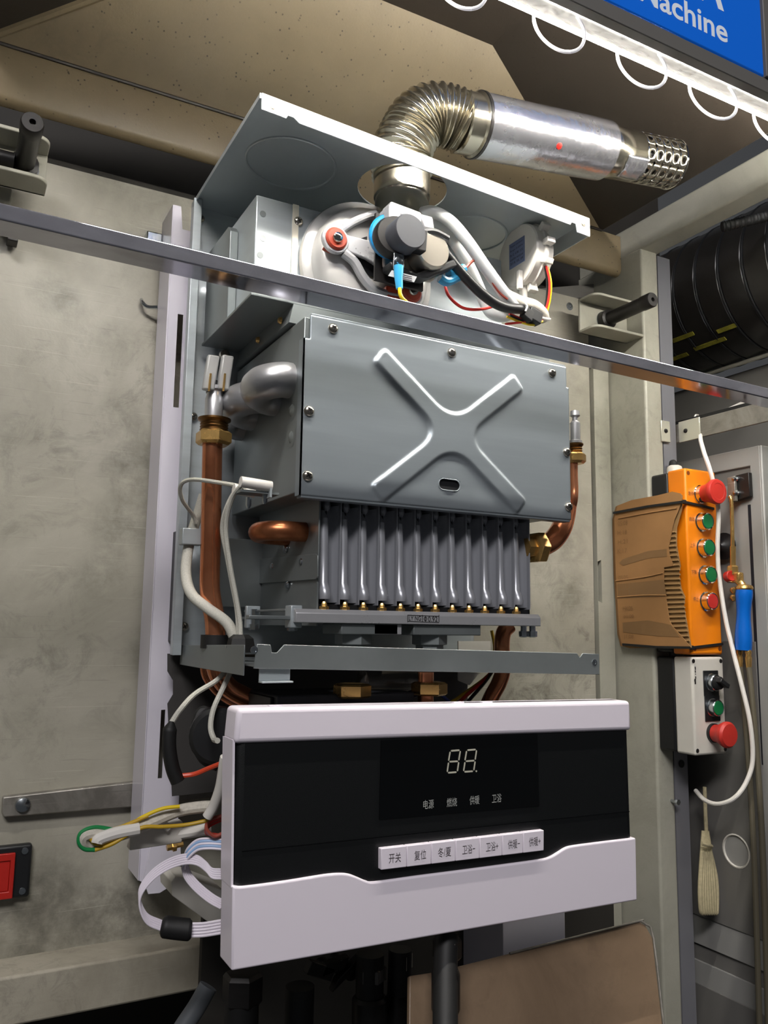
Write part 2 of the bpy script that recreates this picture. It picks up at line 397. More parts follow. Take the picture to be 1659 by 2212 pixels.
# extraction hood: back facet leaning forward, hips, top
hp, hn = V(0, 1.03, 0.692), Vector((0, 1, 1)).normalized()
H = [onplane(px, py, hp, hn) for px, py in ((-35, 79), (1300, 495), (1064, 98), (522, -123))]
H[0].z = H[1].z = CAM.z + 0.692; H[0].y = H[1].y = 1.03
hood = thing('extraction_hood', V(0.4, 0.8, 0.692), 'beige speckled extraction hood above the boiler', 'hood')
MB().prism(H, (0, 0.003, 0.003)).build('back_facet', hood_m, hood)
def fw(p): return Vector((p.x, 0.63, p.z))
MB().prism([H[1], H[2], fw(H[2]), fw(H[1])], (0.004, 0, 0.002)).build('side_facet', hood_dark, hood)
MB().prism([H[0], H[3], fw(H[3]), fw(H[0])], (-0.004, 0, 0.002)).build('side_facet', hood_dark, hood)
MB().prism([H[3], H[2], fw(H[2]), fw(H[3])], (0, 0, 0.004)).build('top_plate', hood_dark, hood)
seam = MB(); seam.tube([H[0] + Vector((0, -0.002, 0)), H[1] + Vector((0, -0.002, 0))], 0.0022, 6, 1); seam.build('weld_seam', hood_dark, hood)
MB().tube([H[0] - Vector((0, 0.002, 0)), H[3] - Vector((0, 0.002, 0.002))], 0.006, 8, 1).build('rolled_edge', hood_m, hood)

# right post, side beam and aluminium profile
post = thing('frame_post', V(1.04, 1.02, -1.0), 'grey-painted square steel post between wall and side bay', 'post')
MB().box(1.021, 1.059, 0.983, 1.20, -1.0, 0.655).build('column', post_m, post, 0.004, 3)
_pl = MB().lathe(at(1472, 1650, 0.9845), (0, -1, 0), [(0.001, 0), (0.006, 0.0005), (0.006, 0.001)], 16).build('hole_plug', rubber)
tag(_pl, 'black rubber plug in the profile just under the button station', 'plug')
b0 = at(1455, 1729, 0.983) + Vector((-0.005, 0.001, 0))
_st = MB().cyl(b0, b0 + Vector((0, -0.012, 0)), 0.0025, n=10).lathe(b0 + Vector((0, -0.012, 0)), (0, -1, 0), [(0.0045, 0), (0.0045, 0.004)], 6).build('hex_bolt', zinc)
tag(_st, 'small zinc bolt sticking out of the post below the button station', 'bolt')
tag(MB().box(1.021, 1.062, 0.20, 1.14, 0.650, 0.702).build('side_beam', post_m, None, 0.003), 'grey-painted beam running from the post toward the front under the hood', 'beam')
tag(MB().prism([V(1.061, 0.985, -1.0), V(1.091, 0.985, -1.0), V(1.091, 1.01, -1.0), V(1.087, 1.01, -1.0), V(1.087, 0.989, -1.0), V(1.078, 0.989, -1.0), V(1.078, 1.0, -1.0), V(1.074, 1.0, -1.0), V(1.074, 0.989, -1.0), V(1.061, 0.989, -1.0)], (0, 0, 1.648)).build('aluminium_profile', prof_m), 'anodised aluminium profile running up the side of the post', 'profile')

# lower ledge, floor of the stand
lg = MB().box(-1.0, 0.46, 1.015, 1.10, -0.425, -0.374).build('ledge', ledge_m, None, 0.003)
tag(lg, 'pale painted steel ledge under the worn wall sheet', 'ledge')
struct(MB().box(-2.0, 2.4, 0.3, 3.2, -1.52, -1.5).build('floor', M('floor_dark', (74, 72, 70), 0.6, 0, 0.2, 6)), 'dark workshop floor')

# ---------------------------------------------------------------- side bay on the right
duct = thing('black_duct', V(1.30, 0.9, 0.507), 'black flexible ventilation duct in the side bay', 'duct')
prof = []
L0 = 1.1
n = 22
for i in range(n):
    h = i * L0 / n
    prof += [(0.127, h), (0.131, h + 0.004), (0.130, h + L0 / n * 0.9), (0.127, h + L0 / n * 0.97)]
MB().lathe(V(1.30, 1.45, 0.637), (0, -1, 0), prof, 40).build('hose', duct_m, duct)
for i in range(n):
    MB().lathe(V(1.30, 1.45 - i * L0 / n, 0.637), (0, -1, 0), [(0.1285, -0.002), (0.1325, -0.001), (0.1325, 0.001), (0.1285, 0.002)], 40, False).build('seam_ring', black_pl, duct)
tape_m = M('tape_yellow', (128, 122, 40), 0.5, 0, 0.5, 60)
for (yy, ang, ln) in ((1.06, 222, 0.05), (1.02, 236, 0.07), (0.97, 228, 0.04), (1.10, 238, 0.05)):
    a_ = math.radians(ang); d_ = Vector((math.cos(a_), 0, math.sin(a_))); t_ = Vector((-math.sin(a_), 0, math.cos(a_)))
    MB().obox(V(1.30, yy, 0.637) + d_ * 0.1315, d_ * 0.0008, (0, ln / 2, 0), t_ * 0.004).build('tape_patch', tape_m, duct)
tag(MB().tube([V(1.30, 1.4, 0.501), V(1.30, 0.4, 0.501)], 0.004, 10, 1).build('conduit', zinc2), 'thin bright conduit running beneath the black duct', 'conduit')
tag(MB().box(1.33, 1.345, 0.3, 1.5, 0.20, 0.495).build('side_board', cab_dk), 'plain grey board behind the duct in the side bay', 'board')
tag(MB().tube([at(1560, 490, 0.86), at(1610, 478, 0.84), at(1680, 462, 0.82)], lambda t: 0.008 + 0.001 * math.sin(t * 120), 12, 24).build('corrugated_conduit', rubber), 'thin black corrugated conduit under the side beam', 'conduit')
tag(MB().box(1.35, 1.36, 0.2, 1.6, -1.5, 0.2).build('side_curtain', navy), 'dark board at the back of the side bay below the flat bar', 'board')
# flat bar with corner clip
bar = thing('flat_bar', V(1.088, 0.8, 0.318), 'scuffed steel flat bar fixed to the profile in the side bay', 'bar')
MB().box(1.0925, 1.097, 0.35, 1.012, 0.318, 0.350).build('bar', oldsteel, bar, 0.0008)
tag(MB().box(1.098, 1.10, 0.35, 1.0, 0.350, 0.357).build('black_gasket', rubber), 'thin black strip lying along the flat bar', 'strip')
clip = thing('corner_clip', V(1.07, 0.98, 0.30), 'bright folded corner clip with two rivets on the flat bar', 'clip')
MB().box(1.052, 1.073, 0.980, 0.983, 0.315, 0.352).build('leaf', zinc2, clip, 0.004, 3)
MB().obox(V(1.0905, 0.955, 0.334), (0.0015, 0, 0), (0, 0.022, 0), (0, 0, 0.018)).build('leaf', zinc2, clip, 0.0008, 2)
for p, d in ((V(1.062, 0.980, 0.334), (0, -1, 0)), (V(1.089, 0.962, 0.334), (-1, 0, 0))):
    MB().lathe(p, d, [(0.004, 0), (0.0035, 0.0015), (0.0015, 0.0025)], 14).build('rivet', black_oil, clip)

# grey equipment cabinet in the side bay
cab = thing('equipment_cabinet', V(1.2, 0.94, -1.0), 'grey steel equipment cabinet standing in the side bay', 'cabinet')
XC = 1.125
CUP = atX(1592, 1838, XC)
MB().box(XC + 0.004, 1.32, 0.86, 1.06, -1.0, 0.262).build('body', cab_dk, cab)
MB().plate([V(XC, 1.06, -1.0), V(XC, 1.06, 0.292), V(XC, 0.85, 0.292), V(XC, 0.85, -1.0)],
    [[V(XC, 1.05, 0.262), V(XC, 0.868, 0.262), V(XC, 0.868, 0.236), V(XC, 1.05, 0.236)],
     [V(XC, 1.05, -0.50), V(XC, 0.866, -0.50), V(XC, 0.866, -0.525), V(XC, 1.05, -0.525)]], (0.004, 0, 0)).build('side_frame', cab_m, cab, 0.001)
MB().box(XC, 1.165, 0.846, 0.851, -1.0, 0.292).build('front_stile', cab_m, cab, 0.002)
MB().box(XC - 0.0003, XC + 0.006, 0.870, 0.8755, -0.2, 0.20).build('gap', navy, cab)
for z0, z1 in ((-0.455, -0.015), (-0.95, -0.56)):
    w = MB()
    hole = [circle(CUP + Vector((-0.002 - CUP.x + XC, 0, 0)), YU, ZU, 0.024, 28)] if z0 > -0.6 else []
    w.plate([V(XC - 0.002, 1.04, z0), V(XC - 0.002, 1.04, z1), V(XC - 0.002, 0.872, z1), V(XC - 0.002, 0.872, z0)], hole, (0.0018, 0, 0))
    w.build('side_panel', cab_dk, cab, 0.0006)
MB().lathe(CUP + Vector((0.026, 0, 0)), (-1, 0, 0), [(0.018, 0), (0.0235, 0.020), (0.0255, 0.0285), (0.0235, 0.029), (0.0205, 0.020), (0.012, 0.004)], 28).build('cup', offwhite, cab)
MB().lathe(CUP + Vector((0.012, -0.006, 0.003)), (-1, 0, 0.0), [(0.015, 0), (0.016, 0.004), (0.010, 0.006)], 24).build('cup_shade_plug', black_pl, cab)  # black plug paints the dark hollow of the cup
MB().box(1.168, 1.22, 0.70, 0.86, -1.0, 0.30).build('black_column', navy, cab)
MB().lathe(atX(1565, 1180, 1.118), (-1, 0, 0), [(0.022, 0), (0.022, 0.002), (0.012, 0.004), (0.004, 0.012)], 24).build('round_vent', black_pl, cab)
hg = thing('hinge_plate', atX(1600, 1080, 1.118), 'dark steel hinge plate with two bolts on the cabinet side', 'hinge')
MB().prism([atX(1585, 1028, 1.115), atX(1617, 1020, 1.115), atX(1620, 1072, 1.115), atX(1588, 1082, 1.115)], (0.008, 0, 0)).build('plate', black_oil, hg, 0.001)
MB().prism([atX(1570, 1032, 1.108), atX(1586, 1028, 1.108), atX(1589, 1082, 1.108), atX(1573, 1086, 1.108)], (0.006, 0, 0)).build('leaf', oldsteel, hg, 0.001)
for px, py in ((1592, 1035), (1594, 1066)):
    p = atX(px, py, 1.115)
    MB().lathe(p, (-1, 0, 0), [(0.005, 0), (0.005, 0.003), (0.003, 0.004), (0.003, 0.009), (0.001, 0.01)], 8).build('bolt', zinc, hg)
# ================================================================== the boiler
BX0, BX1, YF, YB = 0.2426, 0.662, 0.72, 0.967
boiler = thing('gas_boiler', V(0.45, 0.84, -0.06), 'opened wall-hung gas boiler with galvanised chassis, fan, burner and copper pipes', 'boiler')

# screw shared by every fixing
def screw_mesh(r):
    mb = MB(); o_ = Vector((0, 0, 0))
    mb.lathe(o_, (0, -1, 0), [(r, 0), (r, r * 0.12), (r * 0.93, r * 0.35), (r * 0.7, r * 0.55), (r * 0.4, r * 0.66), (r * 0.02, r * 0.7)], 18)
    nf = len(mb.f)
    for a in (0.5, 0.5 + math.pi / 2):
        u = Vector((math.cos(a), 0, math.sin(a))); w = Vector((-math.sin(a), 0, math.cos(a)))
        mb.obox(Vector((0, -r * 0.60, 0)), u * r * 0.5, w * r * 0.12, Vector((0, r * 0.115, 0)))
    me = bpy.data.meshes.new('screw'); me.from_pydata(mb.v, [], mb.f); me.materials.append(screw_m); me.materials.append(black_oil)
    for p in me.polygons: p.material_index = 1 if p.index >= nf else 0
    bm = bmesh.new(); bm.from_mesh(me); bmesh.ops.recalc_face_normals(bm, faces=bm.faces); bm.to_mesh(me); bm.free()
    me.shade_smooth(); me.set_sharp_from_angle(angle=math.radians(40))
    return me
SCREW = screw_mesh(0.0055)
def screw(p, parent, d=(0, -1, 0), s=1.0, name='screw'):
    o = bpy.data.objects.new(name, SCREW); col.objects.link(o); o.parent = parent; o.location = Vector(p) - world_loc(parent)
    o.rotation_euler = Vector((0, -1, 0)).rotation_difference(Vector(d)).to_euler(); o.scale = (s, s, s)
    return o

# --- chassis back panel with left return flange and pressed domes
bp_ = MB()
nx, nz = 70, 90
def backz(x, z):
    h = 0
    for cx_, cz_, r_, a_ in ((0.268, 0.405, 0.022, 0.008), (0.272, 0.335, 0.026, -0.007), (0.268, 0.075, 0.02, 0.006)):
        d = math.hypot(x - cx_, (z - cz_)); h += a_ * max(0, 1 - (d / r_) ** 2) ** 2 if d < r_ else 0
    return h
Z0c, Z1c = -0.035, 0.52
vs_ = [V(BX0 + (BX1 - BX0) * i / nx, YB - backz(BX0 + (BX1 - BX0) * i / nx, Z0c + (Z1c - Z0c) * j / nz), Z0c + (Z1c - Z0c) * j / nz) for j in range(nz + 1) for i in range(nx + 1)]
bp_.add(vs_, [(j * (nx + 1) + i, j * (nx + 1) + i + 1, (j + 1) * (nx + 1) + i + 1, (j + 1) * (nx + 1) + i) for j in range(nz) for i in range(nx)])
back = bp_.build('back_panel', galv, boiler, recalc=False)
sm = back.modifiers.new('thick', 'SOLIDIFY'); sm.thickness = 0.0015; sm.offset = -1
MB().box(BX0 - 0.0012, BX0, 0.948, 0.969, Z0c, 0.515).build('return_flange', galv, back, 0.0004)
MB().box(BX0 - 0.004, BX0 + 0.006, 0.946, 0.9485, Z0c, 0.515).build('return_lip', galv, back, 0.0006)
for px, py in ((433, 472), (418, 900), (398, 1353)): screw(at(px, py, YB - 0.002), back, s=0.95)
MB().box(0.290, 0.305, 0.945, 0.95, 0.405, 0.447).build('bracket_tab', galv, back, 0.0005)
screw(at(494, 543, 0.945), back)

# --- lid, with the flue hole and two pressed rings, slightly out of level
def lidz(x): return 0.516 - (x - BX0) * 0.055
def LP(x, y, dz=0.0): return V(x, y, lidz(x) + dz)
hx, hy = 0.441, 0.790
hole = [LP(hx + 0.052 * math.cos(a), hy + 0.052 * math.sin(a)) for a in [2 * math.pi * i / 40 for i in range(40)]]
lid = MB().plate([LP(BX0, YF), LP(BX1, YF), LP(BX1, YB), LP(BX0, YB)], [hole], (0, 0, 0.0015)).build('lid', galv, boiler)
FH = 0.0165
MB().prism([LP(BX0, YF, 0.0015), LP(BX0, YF, -FH), LP(BX0 + 0.026, YF, -FH), LP(BX0 + 0.028, YF, -FH + 0.004), LP(BX0 + 0.034, YF, -FH + 0.004), LP(BX0 + 0.040, YF, -FH),
            LP(BX1 - 0.030, YF, -FH), LP(BX1 - 0.028, YF, -FH + 0.004), LP(BX1 - 0.022, YF, -FH + 0.004), LP(BX1 - 0.020, YF, -FH - 0.006), LP(BX1, YF, -FH - 0.006), LP(BX1, YF, 0.0015)], (0, -0.0015, 0)).build('front_flange', galv, lid, 0.0005)
MB().prism([LP(BX0, YF, 0.0015), LP(BX0, YB, 0.0015), LP(BX0, YB, -0.004), LP(BX0, YF, -0.004)], (-0.0015, 0, 0)).build('side_flange', galv, lid)
MB().prism([LP(BX1, YF, 0.0015), LP(BX1, YB, 0.0015), LP(BX1, YB, -0.02), LP(BX1, YF, -0.02)], (0.0015, 0, 0)).build('side_flange', galv, lid)
for x in (BX0 + 0.012, BX1 - 0.010):
    MB().lathe(LP(x, YF - 0.0015, -0.009), (0, -1, 0), [(0.0035, 0), (0.0035, 0.0004), (0.002, 0.0005), (0.0018, 0.0001)], 14).build('hole_rim', screw_m, lid)
for cx_, cy_, r_ in ((0.312, 0.815, 0.05), (0.565, 0.83, 0.045)):
    mb = MB(); mb.tube([LP(cx_ + r_ * math.cos(a), cy_ + r_ * math.sin(a), -0.0003) for a in [2 * math.pi * i / 48 for i in range(49)]], 0.0016, 8, 1); mb.build('pressed_ring', galv, lid)
for x in (0.335, 0.60):
    MB().lathe(LP(x, YF + 0.03, 0.0015), (0, 0, 1), [(0.003, 0), (0.003, 0.006), (0.0015, 0.008)], 8).build('stud', screw_m, lid)

# --- flue hood box below the lid
fh = MB().box(0.269, 0.592, 0.802, 0.95, 0.335, 0.458).build('flue_hood', galv, boiler, 0.0015)
MB().prism([V(0.259, 0.860, 0.335), V(0.259, 0.860, 0.440), V(0.259, 0.868, 0.448), V(0.259, 0.95, 0.448), V(0.259, 0.95, 0.335)], (0.010, 0, 0)).build('side_flange', galv_dk, fh, 0.001)
MB().box(0.3105, 0.3175, 0.8005, 0.802, 0.34, 0.4575).build('gasket_strip', M('gasket', (232, 226, 208), 0.6), fh)
for px, py in ((568, 462), (568, 515), (562, 551)):
    MB().lathe(at(px, py, 0.802), (0, -1, 0), [(0.0035, 0), (0.0035, 0.0003)], 14).build('rivet_hole', galv_dk, fh)
screw(at(644, 479, 0.802), fh)
screw(at(1061, 683, 0.802), fh, s=0.7)
MB().box(0.258, 0.645, 0.775, 0.955, 0.333, 0.336).build('shadow_wedge_plate', galv_dk, fh, 0.0006)  # dark plate added where a shadow and reflection cross the back panel
MB().prism([V(0.3045, 0.775, 0.333), V(0.3045, 0.95, 0.333), V(0.300, 0.95, 0.312), V(0.300, 0.775, 0.312)], (0.34, 0, 0)).build('skirt', galv_dk, fh)
for y in (0.80, 0.87):
    MB().lathe(V(0.3005, y, 0.322), (-1, 0, 0), [(0.004, 0), (0.003, 0.003), (0.001, 0.0035)], 12).build('rivet', brass, fh)

# --- combustion chamber box and embossed front cover
CX0, CX1, CZ0, CZ1, YC = 0.3034, 0.645, 0.1265, 0.311, 0.742
ch = MB().box(CX0 + 0.0015, CX1 - 0.0015, YC + 0.003, 0.958, CZ0 + 0.004, CZ1 - 0.002).build('combustion_chamber', galv_dk, boiler, 0.001)
for z in (0.218, 0.190): 
    mb = MB(); mb.lathe(V(CX0 + 0.0012, 0.772, z), (-1, 0, 0), [(0.011, 0), (0.008, -0.001), (0.004, 0.0016), (0.001, 0.002)], 18); mb.build('pressed_dimple', galv_dk, ch)
cp = {k: at(px, py, YC) for k, (px, py) in dict(TL=(833, 783), TR=(1106, 836), BL=(828, 1055), BR=(1112, 1082), slot0=(958, 1046), slot1=(983, 1049)).items()}
def seg_d(p, a, b):
    ab = (b[0] - a[0], b[1] - a[1]); t = max(0, min(1, ((p[0] - a[0]) * ab[0] + (p[1] - a[1]) * ab[1]) / (ab[0] ** 2 + ab[1] ** 2)))
    return math.hypot(p[0] - a[0] - ab[0] * t, p[1] - a[1] - ab[1] * t)
q = {k: (p.x, p.z) for k, p in cp.items()}
def bar_d(p, a, b):
    ab = (b[0] - a[0], b[1] - a[1]); L_ = math.hypot(*ab); t = ((p[0] - a[0]) * ab[0] + (p[1] - a[1]) * ab[1]) / L_
    over = max(0.0, -t, t - L_); perp_ = abs((p[0] - a[0]) * ab[1] - (p[1] - a[1]) * ab[0]) / L_
    return (perp_ ** 5 + over ** 5) ** 0.2
def emb(x, z):
    d1 = bar_d((x, z), q['TL'], q['BR']); d2 = bar_d((x, z), q['TR'], q['BL']); k = 0.030
    h = max(k - abs(d1 - d2), 0) / k; d = min(d1, d2) - h * h * k * 0.25
    t = (0.0125 - d) / 0.0042; t = max(0, min(1, t)); return 0.0034 * t * t * (3 - 2 * t)
mb = MB(); NX, NZ = 200, 110; cell = (CX1 - CX0) / NX; vv = []; sl = []
for j in range(NZ + 1):
    for i in range(NX + 1):
        x = CX0 + (CX1 - CX0) * i / NX; z = CAM.z + CZ0 + (CZ1 - CZ0) * j / NZ
        a, b = q['slot0'], q['slot1']; d = seg_d((x, z), a, b) - 0.0062; sl.append(d)
        if abs(d) < cell * 0.75:
            e = 1e-5; gx = (seg_d((x + e, z), a, b) - seg_d((x, z), a, b)) / e; gz = (seg_d((x, z + e), a, b) - seg_d((x, z), a, b)) / e
            x -= gx * d; z -= gz * d; sl[-1] = 0
        vv.append(Vector((x, YC - emb(x, z), z)))
ff = []
for j in range(NZ):
    for i in range(NX):
        ids = (j * (NX + 1) + i, j * (NX + 1) + i + 1, (j + 1) * (NX + 1) + i + 1, (j + 1) * (NX + 1) + i)
        if sum(sl[k] for k in ids) < -1e-7 and max(sl[k] for k in ids) <= 0: continue
        cxm = CX0 + (CX1 - CX0) * (i + 0.5) / NX; czm = CZ0 + (CZ1 - CZ0) * (j + 0.5) / NZ
        if (cxm < CX0 + 0.0075 or cxm > CX1 - 0.004) and czm > CZ1 - 0.0245: continue
        ff.append(ids)
mb.add(vv, ff)
cover = mb.build('front_cover', galv_soft, boiler, recalc=False, smooth=60)
sm = cover.modifiers.new('thick', 'SOLIDIFY'); sm.thickness = 0.0016; sm.offset = -1
MB().box(CX0, CX0 + 0.0016, YC, YC + 0.012, CZ0, CZ1 - 0.0245).build('edge_return', galv_soft, cover)
MB().box(CX0 + 0.0085, CX1 - 0.004, YC + 0.001, YC + 0.006, CZ1 - 0.0005, CZ1 + 0.0025).build('top_lip', galv_soft, cover, 0.0006)
MB().box(CX0 + 0.002, CX1 - 0.001, YC + 0.0005, YC + 0.012, CZ0 - 0.0025, CZ0 + 0.001).build('bottom_lip', galv_soft, cover, 0.0006)
for px, py in ((719, 710), (975, 762), (1192, 806), (667, 888), (664, 1028), (1224, 977), (1228, 1095)):
    screw(at(px, py, YC), cover)
sa, sb_ = cp['slot0'], cp['slot1']
sd = (sb_ - sa).normalized(); sn = Vector((-sd.z, 0, sd.x))
path = [sa + (-sd * math.sin(t) + sn * math.cos(t)) * 0.0062 for t in [i * math.pi / 8 for i in range(9)]] + [sb_ + (sd * math.sin(t) - sn * math.cos(t)) * 0.0062 for t in [i * math.pi / 8 for i in range(9)]]
MB().tube(path + [path[0]], 0.0007, 8, 1).build('slot_rim', galv_soft, cover)
MB().obox((sa + sb_) / 2 + Vector((0, 0.0024, 0)), (0.024, 0, 0), (0, 0.0006, 0), (0, 0, 0.012)).build('slot_shade', black_pl, cover)  # black box put behind the slot to paint its inner shade

# --- silver return bends and the flow fitting on the left
def ubend(c, span, reach, r, mat, name, parent, sag=0.0):
    x, y, z = c; p = []
    for t in [i / 10 for i in range(11)]:
        a = math.pi * t
        p.append(Vector((x - reach + (-math.sin(a)) * span / 2, y - math.cos(a) * span / 2, z - sag * t)))
    P = [Vector((x + 0.004, y - span / 2, z)), Vector((x - reach * 0.5, y - span / 2, z))] + p + [Vector((x - reach * 0.5, y + span / 2, z - sag)), Vector((x + 0.004, y + span / 2, z - sag))]
    return MB().tube(P, r, 16, 2).build(name, mat, parent)
for (px, py, X, span, rr) in ((606, 832, 0.302, 0.040, 0.0185), (556, 868, 0.302, 0.042, 0.0185), (530, 900, 0.302, 0.036, 0.015)):
    p = atX(px, py, X)
    ubend((X, p.y, p.z), span, 0.004, rr, silver_m, 'return_bend', boiler, 0.010)
# --- exhaust fan in front of the flue hood
fc = at(792, 592, 0.800); FR = 0.083
fan = MB().lathe(fc, (0, -1, 0), [(FR, 0), (FR, 0.002), (FR * 0.985, 0.0055), (FR * 0.90, 0.007), (FR * 0.87, 0.009), (FR * 0.85, 0.016), (FR * 0.80, 0.023), (FR * 0.70, 0.027), (FR * 0.55, 0.0275), (FR * 0.30, 0.024), (0.006, 0.022)], 64).build('fan_housing', stain, boiler)
yb = fc.y - 0.030
def FP(px, py, dy=0.0): return at(px, py, yb - dy)
# cast bracket: three arms round the motor, with windows
arm = MB()
hub = FP(842, 560)
for (px, py) in ((722, 520), (884, 634), (905, 500)):
    e = FP(px, py)
    d = (e - hub); sd = Vector((0, 1, 0)).cross(d).normalized()
    arm.prism([hub + sd * 0.020, hub + d * 0.45 + sd * 0.011, e + sd * 0.008, e - sd * 0.008, hub + d * 0.45 - sd * 0.011, hub - sd * 0.020], (0, -0.005, 0))
arm.build('motor_bracket', alum, fan, 0.0015, 3)
pts = [FP(px, py, 0.003) for px, py in ((742, 546), (765, 566), (785, 600), (812, 628), (850, 640), (878, 640))]
MB().tube(pts, 0.0055, 10, 5).build('bracket_rim', alum, fan)
pts = [FP(px, py, 0.003) for px, py in ((733, 500), (760, 482), (790, 468), (812, 462))]
MB().tube(pts, 0.0045, 10, 5).build('bracket_rim', alum, fan)
for (px, py) in ((722, 520), (884, 634)):
    p = FP(px, py, 0.003)
    MB().lathe(p, (0, -1, 0), [(0.0155, 0), (0.0155, 0.004), (0.0145, 0.005)], 24).build('mount_eye', alum, fan)
    MB().lathe(p + Vector((0, -0.005, 0)), (0, -1, 0), [(0.0125, 0), (0.0125, 0.001), (0.0105, 0.003), (0.006, 0.0032)], 24).build('rubber_mount', redrub, fan)
    MB().lathe(p + Vector((0, -0.008, 0)), (0, -1, 0), [(0.0062, 0), (0.0062, 0.001), (0.005, 0.0035), (0.0025, 0.0045), (0.0003, 0.0048)], 18).build('mount_screw', chrome, fan)
MB().obox(FP(708, 536, -0.004), (0.004, 0, -0.002), (0, 0.003, 0), (0.002, 0, 0.004)).build('rubber_tab', redrub, fan, 0.001)
MB().obox(FP(850, 637, 0.002), (0.012, 0, 0), (0, 0.006, 0), (0, 0, 0.007)).build('rubber_block', redrub, fan, 0.002)
for w in (((760, 488), (782, 478), (795, 492), (792, 520), (770, 522), (757, 508)), ((765, 545), (800, 548), (835, 590), (820, 606), (795, 595), (770, 565))):
    MB().prism([FP(px, py, -0.006) for px, py in w], (0, -0.0015, 0)).build('cooling_window', black_pl, fan, 0.001)
# motor: laminated core, coil, black end cap
mo = at(880, 545, yb - 0.016)
core = MB()
for k in range(6): core.obox(FP(862, 546, 0.006 + 0.004 * k), (0.030, 0, 0), (0, 0.0017, 0), (0, 0, 0.038))
core.build('motor_core', black_oil, fan, 0.0004, 1)
MB().prism([FP(px, py, 0.030) for px, py in ((824, 500), (948, 528), (952, 590), (928, 612), (872, 604), (824, 578))], (0, -0.004, 0)).build('motor_plate', coil_m, fan, 0.002)
MB().lathe(FP(912, 556, 0.034), (0, -1, 0), [(0.020, 0), (0.021, 0.004), (0.021, 0.020), (0.019, 0.024)], 28).build('motor_coil', coil_m, fan)
MB().prism([FP(px, py, 0.030) for px, py in ((824, 578), (880, 604), (960, 574), (968, 588), (905, 614), (878, 612), (826, 592))], (0, -0.02, 0)).build('coil_former', black_pl, fan, 0.002)
MB().tube([FP(905, 504, 0.052), FP(935, 503, 0.055), FP(952, 510, 0.055), FP(966, 518, 0.055)], 0.005, 10, 4).build('coil_bar', black_pl, fan)
MB().obox(FP(868, 466, 0.036), (0.019, 0, -0.0015), (0, 0.010, 0), (0, 0, 0.006)).build('bearing_yoke', alum, fan, 0.002, 3)
MB().obox(FP(842, 470, 0.038), (0.007, 0, 0), (0, 0.012, 0), (0, 0, 0.009)).build('yoke_end', alum, fan, 0.002, 3)
MB().prism([FP(px, py, 0.03) for px, py in ((895, 468), (925, 476), (930, 505), (905, 500))], (0, -0.01, 0)).build('yoke_wing', alum, fan, 0.002)
MB().lathe(FP(846, 516, 0.034), (-0.25, -1, 0.05), [(0.0255, 0), (0.026, 0.003), (0.026, 0.006), (0.024, 0.008)], 32).build('cooling_fan_ring', M('ring_blue', (20, 130, 190), 0.35), fan)
MB().lathe(FP(852, 516, 0.044), (-0.2, -1, 0.05), [(0.024, -0.002), (0.0235, 0.004), (0.021, 0.009)], 32).build('end_ring', black_oil, fan)
MB().lathe(FP(868, 514, 0.052), (0.05, -1, 0.03), [(0.019, -0.012), (0.019, 0.016), (0.0178, 0.018), (0.0005, 0.018)], 32).build('hall_sensor_cap', dkgrey, fan)
MB().obox(FP(904, 522, 0.062), (0.007, 0, 0), (0, 0.006, 0), (0.001, 0, 0.012)).build('sensor_nose', black_pl, fan, 0.001)
MB().prism([FP(px, py, 0.051) for px, py in ((846, 584), (900, 598), (894, 610), (838, 596))], (0, -0.0006, 0)).build('rating_label', label_w, fan)
for k in range(3):
    MB().prism([FP(px, py + 4 * k, 0.0518) for px, py in ((851, 588), (890, 597.5), (889.5, 598.7), (850.5, 589.2))], (0, -0.0002, 0)).build('label_print', ink, fan)
# earth terminal
MB().obox(FP(861, 566, 0.055), (0.006, 0, 0), (0, 0.001, 0), (0, 0, 0.009)).build('earth_tab', zinc, fan, 0.0004)
MB().lathe(FP(861, 562, 0.056), (0, -1, 0), [(0.0042, 0), (0.004, 0.002), (0.001, 0.003)], 14).build('earth_screw', zinc, fan)
MB().tube([FP(861, 575, 0.058), FP(861, 590, 0.058), FP(861, 600, 0.058), FP(862, 612, 0.058), FP(863, 624, 0.058)], lambda t: 0.0052 - 0.0016 * t, 12, 4).build('blue_terminal', blue_t, fan)
for a in (((968, 592), (985, 588), (1002, 580)), ((950, 600), (966, 608), (992, 596))):
    MB().tube([FP(px, py, 0.03) for px, py in a], 0.0055, 10, 4).build('blue_terminal', blue_t, fan)

# flue neck above the fan
nk = V(hx, hy, 0.0)
neck = MB().lathe(V(hx, hy, 0.43), (0, 0, 1), [(0.031, 0), (0.031, 0.028), (0.0335, 0.03), (0.0335, 0.034), (0.0315, 0.036), (0.0315, 0.062), (0.033, 0.064), (0.033, 0.09)], 40).build('flue_neck', stain_w, boiler)
MB().lathe(V(hx, hy, 0.445), (0, 0, 1), [(0.040, 0), (0.040, 0.003), (0.033, 0.003)], 40).build('neck_flange', galv_dk, neck)

